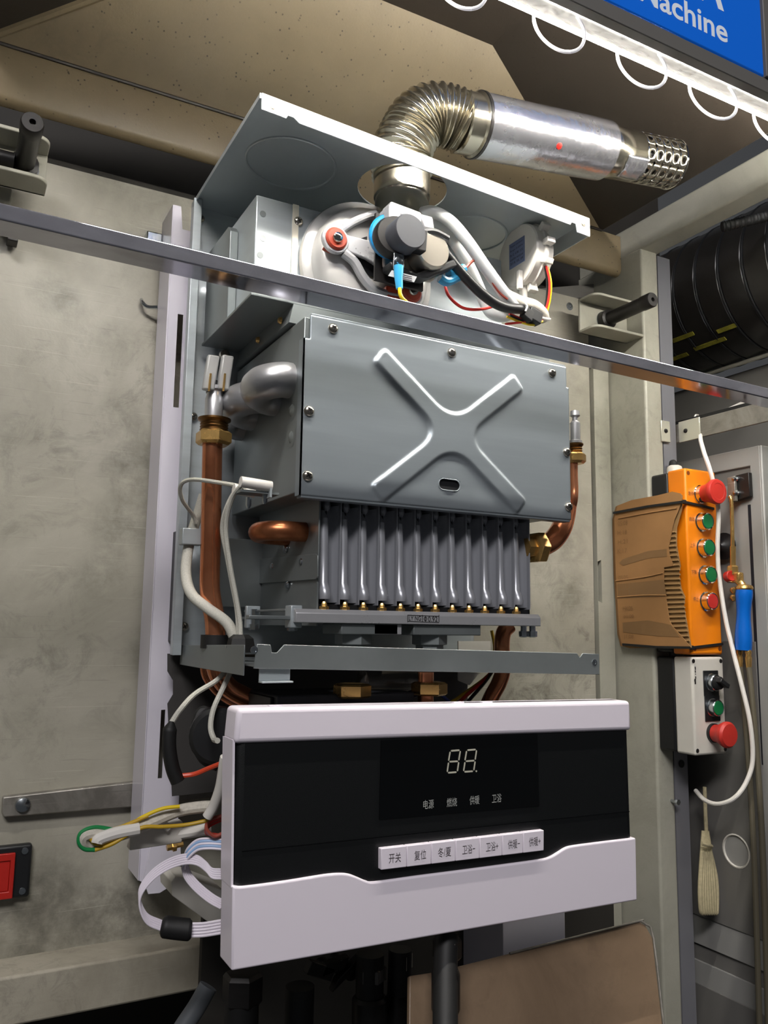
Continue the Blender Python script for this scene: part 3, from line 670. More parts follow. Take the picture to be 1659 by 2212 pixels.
# --- air pressure switch, disc facing the left side
ps_c = atX(1117, 553, 0.603)
R = 0.040
psw = MB().lathe(ps_c, (1, 0, 0), [(R * 0.96, 0), (R, 0.002), (R, 0.011), (R * 1.06, 0.012), (R * 1.06, 0.016), (R, 0.017), (R * 0.9, 0.028)], 48).build('pressure_switch', white_pl, boiler, smooth=30)
for a in (35, 5, -25, -75, 70):
    d = Vector((0, -math.cos(math.radians(a)), math.sin(math.radians(a)))); t = Vector((0, math.sin(math.radians(a)), math.cos(math.radians(a))))
    MB().obox(ps_c + Vector((0.014, 0, 0)) + d * (R * 1.1), (0.006, 0, 0), d * 0.006, t * 0.0035).build('clip_tab', white_pl, psw, 0.001)
lc = ps_c + Vector((-0.0002, 0, 0.004))
MB().obox(lc, (0.0003, 0, 0), (0, 0.0155, 0), (0, 0, 0.0165)).build('type_label', label_b, psw)
for k, s in enumerate(('Type sensor', 'Range: 0-300Pa', 'Pa:12  0.98  3.02', 'calibration', '2018. 05. 09')):
    text(s, 'label_print', lc + Vector((-0.0004, 0, 0.0115 - 0.0056 * k)), (0, -1, 0), (0, 0, 1), 0.0030, ink_d, psw, 0.026)
for y in (0.0, 0.014):
    p = ps_c + Vector((0.008, y - 0.002, -R * 0.95))
    MB().cyl(p, p + Vector((0, 0, -0.022)), 0.0052, n=14).build('hose_barb', white_pl, psw)
MB().obox(ps_c + Vector((-0.004, -0.010, -R * 0.9)), (0.003, 0, 0), (0, 0.003, 0), (0, 0, 0.012)).build('support_rib', white_pl, psw, 0.001)
MB().cyl(ps_c + Vector((0.014, 0.006, R)), ps_c + Vector((0.014, -0.004, R + 0.02)), 0.0011, n=8).build('fixing_pin', brass, psw)

# hoses and wires of the upper bay
def wire(name, pts, r, mat, parent=boiler, n=8, k=6): return MB().tube([at(*p) for p in pts], r, n, k).build(name, mat, parent)
wire('sensing_hose', [(905, 462, 0.765), (935, 458, 0.755), (972, 478, 0.748), (1010, 522, 0.745), (1050, 580, 0.748), (1085, 628, 0.752), (1112, 662, 0.757)], 0.0072, sil, n=14)
wire('sensing_hose', [(928, 476, 0.772), (958, 492, 0.770), (990, 535, 0.768), (1020, 590, 0.77), (1045, 648, 0.772), (1062, 676, 0.772), (1090, 683, 0.772), (1104, 668, 0.772)], 0.0072, sil, n=14)
wire('black_sleeve', [(940, 524, 0.735), (965, 552, 0.733), (1000, 594, 0.735), (1045, 638, 0.74), (1085, 662, 0.745), (1130, 668, 0.75)], 0.0060, w_blk, n=12)
wire('motor_lead', [(908, 500, 0.735), (922, 506, 0.735), (944, 527, 0.735)], 0.0013, w_yel)
wire('motor_lead', [(910, 505, 0.735), (924, 513, 0.735), (942, 530, 0.735)], 0.0013, w_red)
wire('motor_lead', [(1005, 580, 0.75), (1025, 562, 0.748), (1050, 566, 0.747), (1062, 605, 0.748), (1078, 630, 0.75), (1096, 646, 0.75)], 0.0017, w_brn)
wire('motor_lead', [(960, 612, 0.76), (970, 640, 0.757), (1000, 665, 0.755), (1040, 668, 0.755), (1078, 658, 0.755)], 0.0017, w_red)
wire('earth_lead', [(863, 622, 0.71), (866, 640, 0.71), (880, 655, 0.712), (890, 668, 0.715)], 0.002, w_yel)
wire('fibre_sleeve', [(1092, 640, 0.756), (1122, 654, 0.757), (1150, 662, 0.757), (1168, 676, 0.76), (1172, 690, 0.765)], lambda t: 0.0085, sleeve_m, n=12)
MB().obox(at(1152, 684, 0.755), (0.009, 0, -0.003), (0, 0.006, 0), (0.002, 0, 0.007)).build('plug', black_pl, boiler, 0.001)
MB().obox(at(1138, 680, 0.752), (0.006, 0, -0.003), (0, 0.005, 0), (0.002, 0, 0.006)).build('plug', rubber, boiler, 0.001)
wire('switch_lead', [(1180, 574, 0.745), (1187, 610, 0.748), (1184, 650, 0.752), (1172, 690, 0.758)], 0.0014, w_red)
wire('switch_lead', [(1183, 576, 0.747), (1190, 612, 0.75), (1187, 652, 0.754), (1176, 690, 0.758)], 0.0014, w_yel)
wire('switch_lead', [(1177, 574, 0.75), (1182, 612, 0.753), (1180, 650, 0.757), (1171, 688, 0.76)], 0.0014, w_blk)
wire('loom_wire', [(1100, 678, 0.757), (1130, 690, 0.757), (1150, 696, 0.758), (1172, 691, 0.758)], 0.0014, w_red)
wire('loom_wire', [(1095, 684, 0.757), (1125, 696, 0.757), (1150, 702, 0.758), (1172, 694, 0.758)], 0.0014, w_yel)
wire('loom_wire', [(1102, 681, 0.757), (1132, 694, 0.757), (1154, 698, 0.758)], 0.0014, w_blk)
wire('loom_wire', [(1092, 700, 0.757), (1120, 697, 0.757), (1150, 693, 0.757)], 0.0014, w_red)
wire('zip_tie', [(1168, 686, 0.752), (1176, 688, 0.752), (1188, 690, 0.752)], 0.0018, white_pl)
wire('zip_tie', [(1134, 655, 0.743), (1139, 662, 0.742), (1135, 672, 0.743)], 0.0011, white_pl)

# --- burner: side plates, twelve blades, nozzle bar
BY = 0.768
bx0, bx1 = 0.441 * BY, 0.786 * BY
bz0, bz1 = 0.024, 0.128
burner = MB().box(bx0 - 0.002, bx1 + 0.002, BY + 0.028, 0.93, bz0 - 0.006, bz1 + 0.004).build('burner_box', galv_dk, boiler)
MB().box(bx0 - 0.0035, bx0 - 0.0015, BY - 0.002, 0.945, 0.0, bz1 + 0.006).build('side_plate', galv_dk, burner, 0.0005)
MB().box(bx1 + 0.0015, bx1 + 0.003, BY + 0.004, 0.93, bz0 - 0.004, bz1 + 0.004).build('side_plate', galv_dk, burner, 0.0005)
MB().box(bx0 - 0.003, bx1 + 0.003, BY + 0.004, BY + 0.03, bz0 - 0.014, bz0 - 0.002).build('nozzle_slot', black_pl, burner)
xs_ = bx0 - 0.0045
MB().prism([atX(560, 1208, xs_), atX(684, 1196, xs_), atX(689, 1200, xs_), atX(689, 1246, xs_), atX(684, 1252, xs_), atX(548, 1262, xs_)], (-0.0015, 0, 0)).build('support_bracket', galv_dk, burner, 0.0006)
for px, py in ((590, 1223), (653, 1214), (622, 1264), (618, 1186)):
    MB().lathe(atX(px, py, xs_), (-1, 0, 0), [(0.0045, 0), (0.0045, 0.001), (0.003, 0.0028), (0.0008, 0.003)], 14).build('screw_end', zinc, burner)
pitch = (bx1 - bx0) / 12
def blade(x):
    mb = MB(); zc = bz0 + 0.003
    # thin pressed sheet edge on the right of the tube
    xr = x + pitch
    mb.box(xr - 0.0007, xr + 0.0003, BY - 0.001, BY + 0.045, bz0 - 0.002, bz1 + 0.004)
    # venturi body: tapering tube with a flared mouth
    P = []; prof = [(0.0, 0.0058, -0.006), (0.005, 0.0062, -0.0062), (0.011, 0.0060, -0.004), (0.017, 0.0054, -0.0005), (0.05, 0.0052, 0.0), (0.083, 0.0052, 0.001), (0.092, 0.0036, 0.007)]
    n = 14; vs = []
    for h, r, dy in prof:
        vs += [V(x + 0.0062 + r * math.cos(2 * math.pi * i / n), BY + 0.008 + dy + r * 1.25 * math.sin(2 * math.pi * i / n), zc + h) for i in range(n)]
    fs = [(k * n + i, k * n + (i + 1) % n, (k + 1) * n + (i + 1) % n, (k + 1) * n + i) for k in range(len(prof) - 1) for i in range(n)]
    fs += [tuple(range(n)), tuple(range((len(prof) - 1) * n, len(prof) * n))]
    mb.add(vs, fs)
    # concave web from the tube to the sheet
    web = [(x + 0.0098, BY + 0.008), (x + 0.0120, BY + 0.014), (x + 0.0150, BY + 0.017), (x + 0.0185, BY + 0.014), (xr - 0.0007, BY + 0.004)]
    poly = [V(a, b, bz0) for a, b in web] + [V(a, b + 0.001, bz0) for a, b in reversed(web)]
    mb.prism(poly, (0, 0, bz1 - bz0 - 0.004))
    mb.sphere(V(x + 0.011, BY + 0.012, bz1 - 0.004), 0.0042, (1, 1, 1.6), 10, 6)
    return mb
b0_ = blade(bx0).build('burner_blade', fin_m, burner)
for i in range(1, 12): copy_part(b0_, (pitch * i, 0, 0), burner)

MY = 0.750
man = MB()
mx0, mx1 = 0.409 * MY, 0.807 * MY
man.prism([V(mx0, MY, 0.003), V(mx0, MY, 0.0125), V(mx0, MY + 0.004, 0.0165), V(mx0, MY + 0.022, 0.0165), V(mx0, MY + 0.022, 0.003)], (mx1 - mx0, 0, 0))
man = man.build('nozzle_bar', alum, boiler, 0.0008)
for i, px in enumerate((700, 745, 785, 825, 865, 903, 940, 977, 1013, 1047, 1082, 1115)):
    p = at(px, 1313, MY + 0.010); p.z = CAM.z + 0.0165
    MB().lathe(p, (0, 0, 1), [(0.0048, 0), (0.0048, 0.003), (0.003, 0.0035), (0.0026, 0.006), (0.0018, 0.0078)], 6).build('nozzle', brass, man)
c0 = at(914, 1336, MY)
for a, b, c, d in ((881, 1328, 948, 1330.5), (881, 1341.5, 948, 1344), ):
    MB().prism([at(a, b, MY - 0.0002), at(c, d, MY - 0.0002), at(c, d + 1.1, MY - 0.0002), at(a, b + 1.1, MY - 0.0002)], (0, -0.0002, 0)).build('stamp_frame', ink_d, man)
for px in (880, 912, 947.5):
    MB().prism([at(px, 1328, MY - 0.0002), at(px + 1.1, 1328, MY - 0.0002), at(px + 1.1, 1344, MY - 0.0002), at(px, 1344, MY - 0.0002)], (0, -0.0002, 0)).build('stamp_frame', ink_d, man)
text('LY NG', 'stamped_lettering', at(896, 1335.5, MY), XU, ZU, 0.0048, ink_d, man, 0.0145, 0.0004)
text('0.92', 'stamped_lettering', at(934.5, 1337.2, MY), XU, ZU, 0.0052, ink_d, man, 0.0115, 0.0004)
pc_ = at(919, 1336.6, MY - 0.0003)
MB().tube([pc_ + Vector((0.0016 * math.cos(t), 0, 0.0019 * math.sin(t))) for t in [i * math.pi / 10 for i in range(21)]], 0.00035, 6, 1).obox(pc_, (0.0003, 0, 0), (0, 0.0002, 0), (0, 0, 0.0028)).build('stamped_lettering', ink_d, man)
# bar supports and gas inlet castings
MB().box(0.262, 0.309, 0.758, 0.768, 0.0055, 0.0095).build('support_arm', galv_dk, man, 0.0008)
MB().box(mx0 - 0.004, mx0 + 0.004, 0.762, 0.90, 0.006, 0.009).build('support_arm', galv_dk, man, 0.0006)
MB().box(mx0 - 0.002, mx0 + 0.002, 0.775, 0.90, 0.014, 0.0165).build('support_arm', galv_dk, man, 0.0006)
for px, py, Y in ((548, 1340, 0.86), (632, 1340, 0.77), (1131, 1356, 0.765), (1150, 1356, 0.757)):
    p = at(px, py, Y)
    MB().lathe(p + Vector((0, 0, 0.012)), (0, 0, -1), [(0.0035, 0), (0.0035, 0.016), (0.0055, 0.016), (0.0055, 0.022), (0.003, 0.023)], 6).build('bolt', zinc, man)
MB().obox(at(545, 1333, 0.865), (0.008, 0, 0), (0, 0.003, 0), (0, 0, 0.012)).build('end_clamp', galv, man, 0.001)
MB().obox(at(634, 1332, 0.765), (0.006, 0, 0), (0, 0.008, 0), (0, 0, 0.011)).build('end_clamp', galv, man, 0.001)
for x0, x1, z0, z1, m_ in ((730, 852, 1352, 1366, 'a'), (800, 860, 1352, 1368, 'b'), (885, 1030, 1352, 1366, 'a')):
    a = at(x0, z0, MY + 0.012); b = at(x1, z1, MY + 0.012)
    MB().box(a.x, b.x, MY + 0.004, MY + 0.05, -0.008, 0.003).build('gas_casting', galv_dk if m_ == 'a' else alum, man, 0.001)
for px in (763, 928):
    p = at(px, 1366, MY + 0.026)
    hx_ = MB().lathe(Vector((p.x, p.y, CAM.z - 0.008)), (0, 0, -1), [(0.019, 0), (0.019, 0.010), (0.015, 0.011), (0.015, 0.022)], 6).build('inlet_union', galv_dk, man)
    MB().lathe(Vector((p.x, p.y, CAM.z - 0.058)), (0, 0, -1), [(0.0165, 0), (0.0195, 0.002), (0.0195, 0.012), (0.0165, 0.014)], 6).build('brass_nut', brass, man)
# --- copper return bend of the burner
p = atX(650, 1152, bx0 - 0.003)
ubend((bx0 - 0.003, p.y + 0.012, p.z), 0.048, 0.018, 0.0105, copper_dull, 'copper_bend', boiler)

# --- left water pipe: fittings, nut, copper tube
def P3(px, py, Y): return at(px, py, Y)
LY = 0.868
top = P3(461, 905, LY); bot = P3(458, 1180, LY)
MB().lathe(P3(461, 905, LY), (0, 0, 1), [(0.0115, -0.004), (0.0115, 0.0), (0.0098, 0.002), (0.0098, 0.022), (0.0085, 0.026), (0.0085, 0.030), (0.011, 0.032), (0.011, 0.036), (0.004, 0.038)], 24).build('sensor_fitting', silver_m, boiler)
ft = MB().lathe(P3(462, 935, LY), (0, 0, 1), [(0.0155, 0), (0.0155, 0.003), (0.0145, 0.004), (0.0155, 0.006), (0.0145, 0.0075), (0.0155, 0.009), (0.0145, 0.0105), (0.0155, 0.012), (0.018, 0.0135), (0.018, 0.0155)], 32).build('threaded_fitting', bronze, boiler)
MB().lathe(P3(461, 962, LY), (0, 0, 1), [(0.0165, 0), (0.0198, 0.003), (0.0198, 0.013), (0.0170, 0.0155)], 6).build('brass_nut', brass, boiler)
MB().tube([P3(459, 955, LY), P3(457, 1060, LY), P3(455, 1180, LY), P3(453, 1262, LY), P3(457, 1300, LY), P3(464, 1340, LY), P3(466, 1390, LY), P3(466, 1420, LY), P3(472, 1455, LY), P3(500, 1490, LY), P3(560, 1520, LY - 0.01)], 0.0108, 20, 6).build('water_pipe', copper, boiler)
MB().lathe(P3(466, 1392, LY), (0, 0, 1), [(0.016, -0.004), (0.016, 0.010), (0.0115, 0.010)], 24).build('grommet', rubber, boiler)
MB().tube([P3(444, 1425, LY + 0.02), P3(448, 1460, LY + 0.02), P3(480, 1500, LY + 0.02), P3(540, 1535, LY + 0.02)], 0.006, 12, 6).build('thin_pipe', copper, boiler)
# thermistor plugs on the fitting
MB().lathe(P3(461, 850, LY), (0, 0, 1), [(0.008, 0), (0.008, 0.012), (0.006, 0.014)], 16).build('sensor_body', black_pl, boiler)
for px in (453, 484):
    MB().obox(P3(px + 2, 806, LY - 0.008), (0.0065, 0, 0), (0, 0.004, 0), (0.0022, 0, 0.020)).build('sensor_plug', M('plug_clear', (176, 176, 174), 0.3, alpha=0.75) if 'plug_clear' not in MATS else MATS['plug_clear'], boiler, 0.002)
    MB().obox(P3(px, 826, LY - 0.013), (0.001, 0, 0), (0, 0.001, 0), (0.0006, 0, 0.010)).build('sensor_pin', brass, boiler)
MB().lathe(P3(485, 768, 0.955), (0, -1, 0), [(0.007, 0), (0.006, 0.004), (0.002, 0.006)], 16).build('thermostat', screw_m, boiler)
wire('thermostat_lead', [(488, 770, 0.945), (492, 785, 0.90), (488, 800, 0.875)], 0.0022, w_red)
# --- white heater cables on the left
wire('igniter_cable', [(575, 1052, 0.79), (520, 1052, 0.80), (492, 1090, 0.812), (480, 1140, 0.825), (490, 1200, 0.83), (503, 1270, 0.83), (512, 1320, 0.83), (516, 1385, 0.83)], 0.0024, wire_w)
wire('igniter_cable', [(545, 1042, 0.775), (520, 1050, 0.785), (500, 1080, 0.80), (488, 1140, 0.815), (497, 1220, 0.82), (510, 1290, 0.822), (518, 1340, 0.822), (520, 1385, 0.822)], 0.0024, wire_w)
wire('igniter_cable', [(528, 1052, 0.79), (470, 1042, 0.83), (412, 1036, 0.85), (390, 1050, 0.86), (394, 1080, 0.87), (415, 1110, 0.885), (424, 1130, 0.89)], 0.0022, wire_w)
wire('heater_cable', [(440, 1070, 0.90), (428, 1110, 0.90), (415, 1150, 0.898), (405, 1195, 0.892), (402, 1245, 0.885), (415, 1285, 0.872), (450, 1315, 0.855), (490, 1345, 0.84), (510, 1385, 0.835)], 0.0058, wire_w, n=12)
MB().obox(at(412, 1160, 0.89), (0.011, 0, 0), (0, 0.007, 0), (0, 0, 0.009)).build('cable_clamp', galv, boiler, 0.001)
for px, py, Y, ln in ((553, 1046, 0.775, 0.032), (527, 1060, 0.80, 0.022)):
    p = at(px, py, Y)
    MB().tube([p + Vector((-ln / 2, 0, 0.001)), p + Vector((ln / 2, 0, -0.001))], 0.0055, 14, 1).build('ceramic_insulator', white_pl, boiler)
MB().obox(at(555, 1066, 0.785), (0.020, 0, 0), (0, 0.010, 0), (0, 0, 0.0012)).build('electrode_plate', galv_dk, boiler)
MB().obox(at(578, 1062, 0.78), (0.001, 0, 0), (0, 0.010, 0), (0, 0, 0.007)).build('electrode_plate', galv, boiler)
for px, py in ((537, 1083), (572, 1074)):
    MB().lathe(at(px, py, 0.785), (0, 0, -1), [(0.003, -0.004), (0.003, 0.004), (0.0015, 0.007)], 8).build('electrode_screw', zinc, boiler)
MB().lathe(at(520, 1392, 0.826), (0, 0, 1), [(0.016, -0.008), (0.013, 0.006), (0.008, 0.010)], 6).build('cable_gland', rubber, boiler)
MB().box(0.268, 0.336, 0.93, 0.94, 0.02, 0.10).build('inner_plate', galv_dk, boiler, 0.001)

# --- right pipes
RY = 0.775
MB().lathe(at(1243, 958, RY), (0, 0, 1), [(0.0085, 0), (0.0085, 0.003), (0.0062, 0.004), (0.0062, 0.026), (0.0035, 0.029), (0.0035, 0.033), (0.0062, 0.035), (0.0055, 0.041), (0.003, 0.042)], 20).build('sensor_fitting', silver_m, boiler)
MB().lathe(at(1243, 978, RY), (0, 0, 1), [(0.0075, 0), (0.0088, 0.002), (0.0075, 0.0035), (0.0088, 0.005), (0.0075, 0.0065), (0.0088, 0.008), (0.010, 0.0095), (0.010, 0.011)], 24).build('threaded_fitting', bronze, boiler)
MB().lathe(at(1243, 1002, RY), (0, 0, 1), [(0.010, 0), (0.0132, 0.003), (0.0132, 0.011), (0.0115, 0.013)], 6).build('brass_nut', brass, boiler)
MB().tube([at(1239, 1000, RY), at(1239, 1030, RY), at(1240, 1055, RY), at(1239, 1080, RY), at(1234, 1105, RY + 0.01)], 0.0052, 14, 6).build('return_pipe', copper, boiler)
MB().tube([at(1224, 1085, RY + 0.012), at(1220, 1115, RY + 0.006), at(1212, 1142, RY), at(1196, 1165, RY), at(1176, 1178, RY), at(1155, 1185, RY)], 0.0125, 20, 6).build('return_elbow', copper, boiler)
p = at(1168, 1183, RY)
MB().lathe(p, (-1, 0.0, -0.05), [(0.0165, -0.003), (0.0195, 0.0), (0.0195, 0.010), (0.0165, 0.012), (0.012, 0.013), (0.012, 0.024)], 6).build('brass_nut', brass, boiler)
MB().tube([at(1100, 1352, 0.83), at(1088, 1366, 0.83), at(1084, 1395, 0.83), at(1086, 1445, 0.83), at(1078, 1475, 0.83), at(1062, 1505, 0.83), at(1045, 1545, 0.83)], 0.0095, 18, 6).build('return_pipe', copper, boiler)
MB().tube([at(920, 1452, MY + 0.026), at(919, 1560, MY + 0.026)], 0.0085, 18, 1).build('gas_pipe', copper, boiler)

# --- bottom pan of the chassis: tray, front flange with tabs, left flange
def pz(x): return -0.020 - (x - 0.255) * 0.028
PX0 = 0.2545
def PP(x, y, dz): return V(x, y, pz(x) + dz)
pan = MB().plate([PP(PX0, YF, -0.017), PP(BX1, YF, -0.017), PP(BX1, YB, -0.017), PP(PX0, YB, -0.017)],
    [circle(Vector((at(px, 1420, MY + 0.026).x, MY + 0.026, CAM.z + pz(0.4) - 0.017)), XU, YU, 0.022, 20) for px in (763, 928)], (0, 0, 0.0012)).build('bottom_pan', galv_dk, boiler)
FT = at(560, 1393, YF).z - CAM.z - pz(0.26)
MB().prism([PP(0.2545, YF, -0.0185), PP(0.2570, YF, 0.0035), PP(0.2700, YF, 0.0030), PP(0.2715, YF, -0.004), PP(0.2760, YF, -0.004), PP(0.2830, YF, 0.0035),
            PP(BX1 - 0.032, YF, 0.0045), PP(BX1 - 0.028, YF, 0.000), PP(BX1 - 0.024, YF, 0.0045), PP(BX1, YF, 0.0045), PP(BX1, YF, -0.0185)], (0, -0.0015, 0)).build('front_flange', galv_dk, pan, 0.0005)
for px, py in ((549, 1404), (1284, 1431)):
    MB().lathe(at(px, py, YF - 0.0015), (0, -1, 0), [(0.0035, 0), (0.0035, 0.0005), (0.0022, 0.0006), (0.002, 0.0001)], 14).build('hole_rim', zinc, pan)
MB().prism([V(0.2515, 0.738, -0.018), V(0.2515, 0.962, -0.024), V(0.2515, 0.962, -0.046), V(0.2515, 0.738, -0.046)], (0.0013, 0, 0)).build('side_flange', galv_dk, pan, 0.0005)
for px in (393, 447, 488):
    MB().lathe(atX(px, 1397, 0.2515), (-1, 0, 0), [(0.0016, 0), (0.0014, 0.0003)], 10).build('pin_hole', zinc, pan)
MB().box(0.262, 0.292, YF + 0.004, YF + 0.006, -0.050, -0.036).build('hook_tab', galv, pan, 0.0005)
MB().box(0.262, 0.292, YF - 0.004, YF + 0.006, -0.0515, -0.050).build('hook_lip', galv, pan, 0.0003)
# underside hardware: dark plate, control housing, bottle, wires
MB().prism([at(362, 1412, 0.975), at(1010, 1440, 0.975), at(1010, 1560, 0.975), at(560, 1700, 0.975), at(372, 1720, 0.975), at(362, 1520, 0.975), at(374, 1500, 0.975), at(374, 1470, 0.975), at(362, 1450, 0.975)], (0, 0.0015, 0)).build('lower_plate', M('dark_plate', (70, 68, 66), 0.5, 0.2), boiler)
MB().box(0.300, 0.455, 0.775, 0.86, -0.155, -0.068).build('ignition_box', dkgrey, boiler, 0.002)
MB().box(0.2965, 0.300, 0.785, 0.85, -0.15, -0.07).build('ignition_box_end', black_pl, boiler, 0.001)
MB().lathe(at(868, 1476, 0.83), (1, 0, 0), [(0.016, -0.05), (0.017, -0.03), (0.017, 0.010), (0.013, 0.018), (0.004, 0.022)], 24).build('expansion_bulb', glass_p, boiler)
wire('lower_lead', [(850, 1500, 0.80), (880, 1497, 0.80), (920, 1482, 0.80), (948, 1475, 0.80), (965, 1490, 0.80)], 0.002, w_blu)
wire('lower_lead', [(850, 1508, 0.80), (885, 1506, 0.80), (930, 1492, 0.80), (950, 1500, 0.80), (975, 1520, 0.80)], 0.002, w_blu)
wire('lower_lead', [(700, 1432, 0.80), (800, 1436, 0.79), (860, 1440, 0.79), (900, 1445, 0.79)], 0.002, w_blk)
wire('lower_lead', [(1062, 1362, 0.86), (1068, 1400, 0.86), (1062, 1450, 0.86), (1000, 1500, 0.83), (970, 1520, 0.82)], 0.002, w_ygr)
wire('lower_lead', [(1072, 1430, 0.86), (1055, 1460, 0.85), (1010, 1500, 0.83), (985, 1525, 0.82)], 0.0022, w_red)
wire('lower_lead', [(1070, 1440, 0.855), (1050, 1470, 0.845), (1020, 1505, 0.83), (1000, 1528, 0.82)], 0.0022, w_blk)
MB().prism([at(990, 1385, 0.95), at(1060, 1385, 0.95), at(1060, 1425, 0.95), at(1015, 1480, 0.95), at(990, 1470, 0.95)], (0, 0.002, 0)).build('rear_bracket', offwhite, boiler)
# --- white mounting rail behind the chassis (left)
wx = 0.2268
zb, ztp = -0.289, 0.5275
def rect(a, b, y): return [at(a[0], a[1], y), at(b[0], a[1], y), at(b[0], b[1], y), at(a[0], b[1], y)]
yr = 1.0
bx = 0.268
holes = [[V(0.2385, yr, 0.265), V(0.2455, yr, 0.265), V(0.2455, yr, 0.385), V(0.2385, yr, 0.385)],
         [V(0.2420, yr, -0.10), V(0.2470, yr, -0.10), V(0.2470, yr, -0.178), V(0.2420, yr, -0.178)],
         [V(0.2545, yr, -0.160), V(0.2585, yr, -0.160), V(0.2585, yr, -0.174), V(0.2545, yr, -0.174)]]
rail = MB().plate([V(wx, yr, zb), V(wx, yr, ztp), V(0.236, yr, ztp), V(0.239, yr, ztp - 0.03), V(0.252, yr, ztp - 0.03), V(bx, yr, ztp - 0.05), V(bx, yr, zb + 0.01), V(0.262, yr, zb - 0.012), V(0.250, yr, zb - 0.012)], holes, (0, 0.0015, 0)).build('mounting_rail', white_p, boiler)
MB().prism([V(wx, yr, ztp), V(wx, 1.056, ztp), V(wx, 1.056, zb), V(wx, yr, zb)], (-0.0015, 0, 0)).build('rail_side', white_p, rail, 0.0006)
MB().box(0.246, 0.249, 0.972, 0.9995, -0.02, 0.11).build('rail_slot', black_pl, rail)
MB().box(bx - 0.0015, bx, yr + 0.001, 1.056, zb + 0.01, ztp - 0.05).build('rail_side', white_p, rail)
MB().box(0.205, 0.226, 1.05, 1.068, 0.48, 0.51).build('hook_plate', zinc, rail, 0.002)
MB().tube([V(0.224, 1.05, 0.408), V(0.212, 1.055, 0.408), V(0.206, 1.06, 0.415), V(0.206, 1.066, 0.42)], 0.0025, 8, 4).build('wall_hook', zinc, rail)
# white sheet bracket low on the left
MB().prism([at(370, 1905, 0.87), at(378, 1893, 0.87), at(420, 1900, 0.87), at(485, 1925, 0.87), at(485, 2015, 0.87), at(440, 1985, 0.87), at(372, 1935, 0.87)], (0, 0.05, 0)).build('lower_bracket', offwhite, boiler, 0.0008, smooth=0)
MB().prism([at(330, 1800, 0.985), at(372, 1800, 0.985), at(378, 1770, 0.985), at(390, 1790, 0.985), at(392, 1900, 0.985), at(345, 1930, 0.985), at(320, 1932, 0.985), at(310, 1900, 0.985)], (0, 0.002, 0)).build('rail_foot', white_p, boiler, 0.0006)
MB().lathe(at(372, 1828, 0.95), (1, 0, 0.1), [(0.004, -0.006), (0.004, 0.0), (0.006, 0.0), (0.006, 0.004), (0.003, 0.005), (0.003, 0.012)], 6).build('earth_stud', brass, boiler)
# ================================================================== flue pipe
flue = thing('flue_pipe', V(hx, hy, 0.52), 'stainless flue with corrugated elbow, foil-wrapped middle and perforated end', 'flue')
fy = 0.765
cen = [V(hx, hy, 0.521), V(hx - 0.004, hy - 0.002, 0.545), at(884, 292, 0.782), at(903, 262, 0.776), at(935, 247, 0.770), at(975, 254, 0.765), at(1003, 268, 0.762)]
NR = 21
Pc = catmull(cen, 24)
def corr(t): return 0.0335 + 0.0024 * math.cos(2 * math.pi * NR * t)
MB().tube(Pc, corr, 36, 1).build('corrugated_elbow', stain_w, flue, smooth=80)
a0, a1 = at(996, 264, 0.762), at(1444, 354, 0.745)
ax = (a1 - a0).normalized(); Lp = (a1 - a0).length
MB().lathe(a0, ax, [(0.0325, -0.004), (0.0350, -0.002), (0.0350, 0.016), (0.0375, 0.018), (0.0375, 0.022)], 44).build('collar', stain_w, flue)
MB().lathe(a0 + ax * 0.018, ax, [(0.036, 0), (0.0385, 0.001), (0.0385, 0.0045), (0.036, 0.005)], 44, False).build('clamp_ring', black_oil, flue)
MB().lathe(a0 + ax * 0.020, ax, [(0.0365, 0), (0.0372, 0.004), (0.0368, 0.08), (0.0372, 0.15), (0.0366, 0.192), (0.0320, 0.1935)], 44, True).build('foil_sleeve', foil, flue)
MB().lathe(a0, ax, [(0.0285, 0.20), (0.0285, 0.286)], 40).build('hole_shade_liner', black_oil, flue)  # added black liner that puts shade into the open holes
# perforated end: a real shell with open holes
R0 = 0.0315; n_ang, rows = 24, []
h0, h1 = 0.20, Lp + 0.004
u, w = perp(ax)
def shell(h, a): return a0 + ax * h + (u * math.cos(a) + w * math.sin(a)) * R0
mb = MB()
mb.lathe(a0, ax, [(R0, 0.19), (R0, 0.262)], 96, False)
NC, cols = 9, 5
cw = (h1 - 0.262) / cols; ra = 0.0037
for i in range(NC):
    A0, A1 = 2 * math.pi * i / NC, 2 * math.pi * (i + 1) / NC
    for j in range(cols):
        H0_, H1_ = 0.262 + cw * j, 0.262 + cw * (j + 1); hc, ac = (H0_ + H1_) / 2, (A0 + A1) / 2
        ring = []; outer = []
        for k in range(16):
            t = 2 * math.pi * k / 16 + math.pi / 16
            ring.append(shell(hc + ra * math.cos(t), ac + ra / R0 * math.sin(t)))
            c_, s_ = math.cos(t), math.sin(t); m_ = max(abs(c_), abs(s_)); c_, s_ = c_ / m_, s_ / m_
            outer.append(shell(hc + c_ * cw / 2, ac + s_ * (A1 - A0) / 2))
        mb.add(ring + outer, [(k, (k + 1) % 16, 16 + (k + 1) % 16, 16 + k) for k in range(16)])
tip = mb.build('perforated_end', stain_w, flue, recalc=False, smooth=50)
sm = tip.modifiers.new('thick', 'SOLIDIFY'); sm.thickness = 0.0008; sm.offset = 0
MB().lathe(a0 + ax * (h1 - 0.001), ax, [(R0 + 0.0006, 0), (R0 + 0.0012, 0.001), (R0 + 0.0006, 0.002), (R0 - 0.001, 0.001)], 48, False).build('rim', chrome, flue)
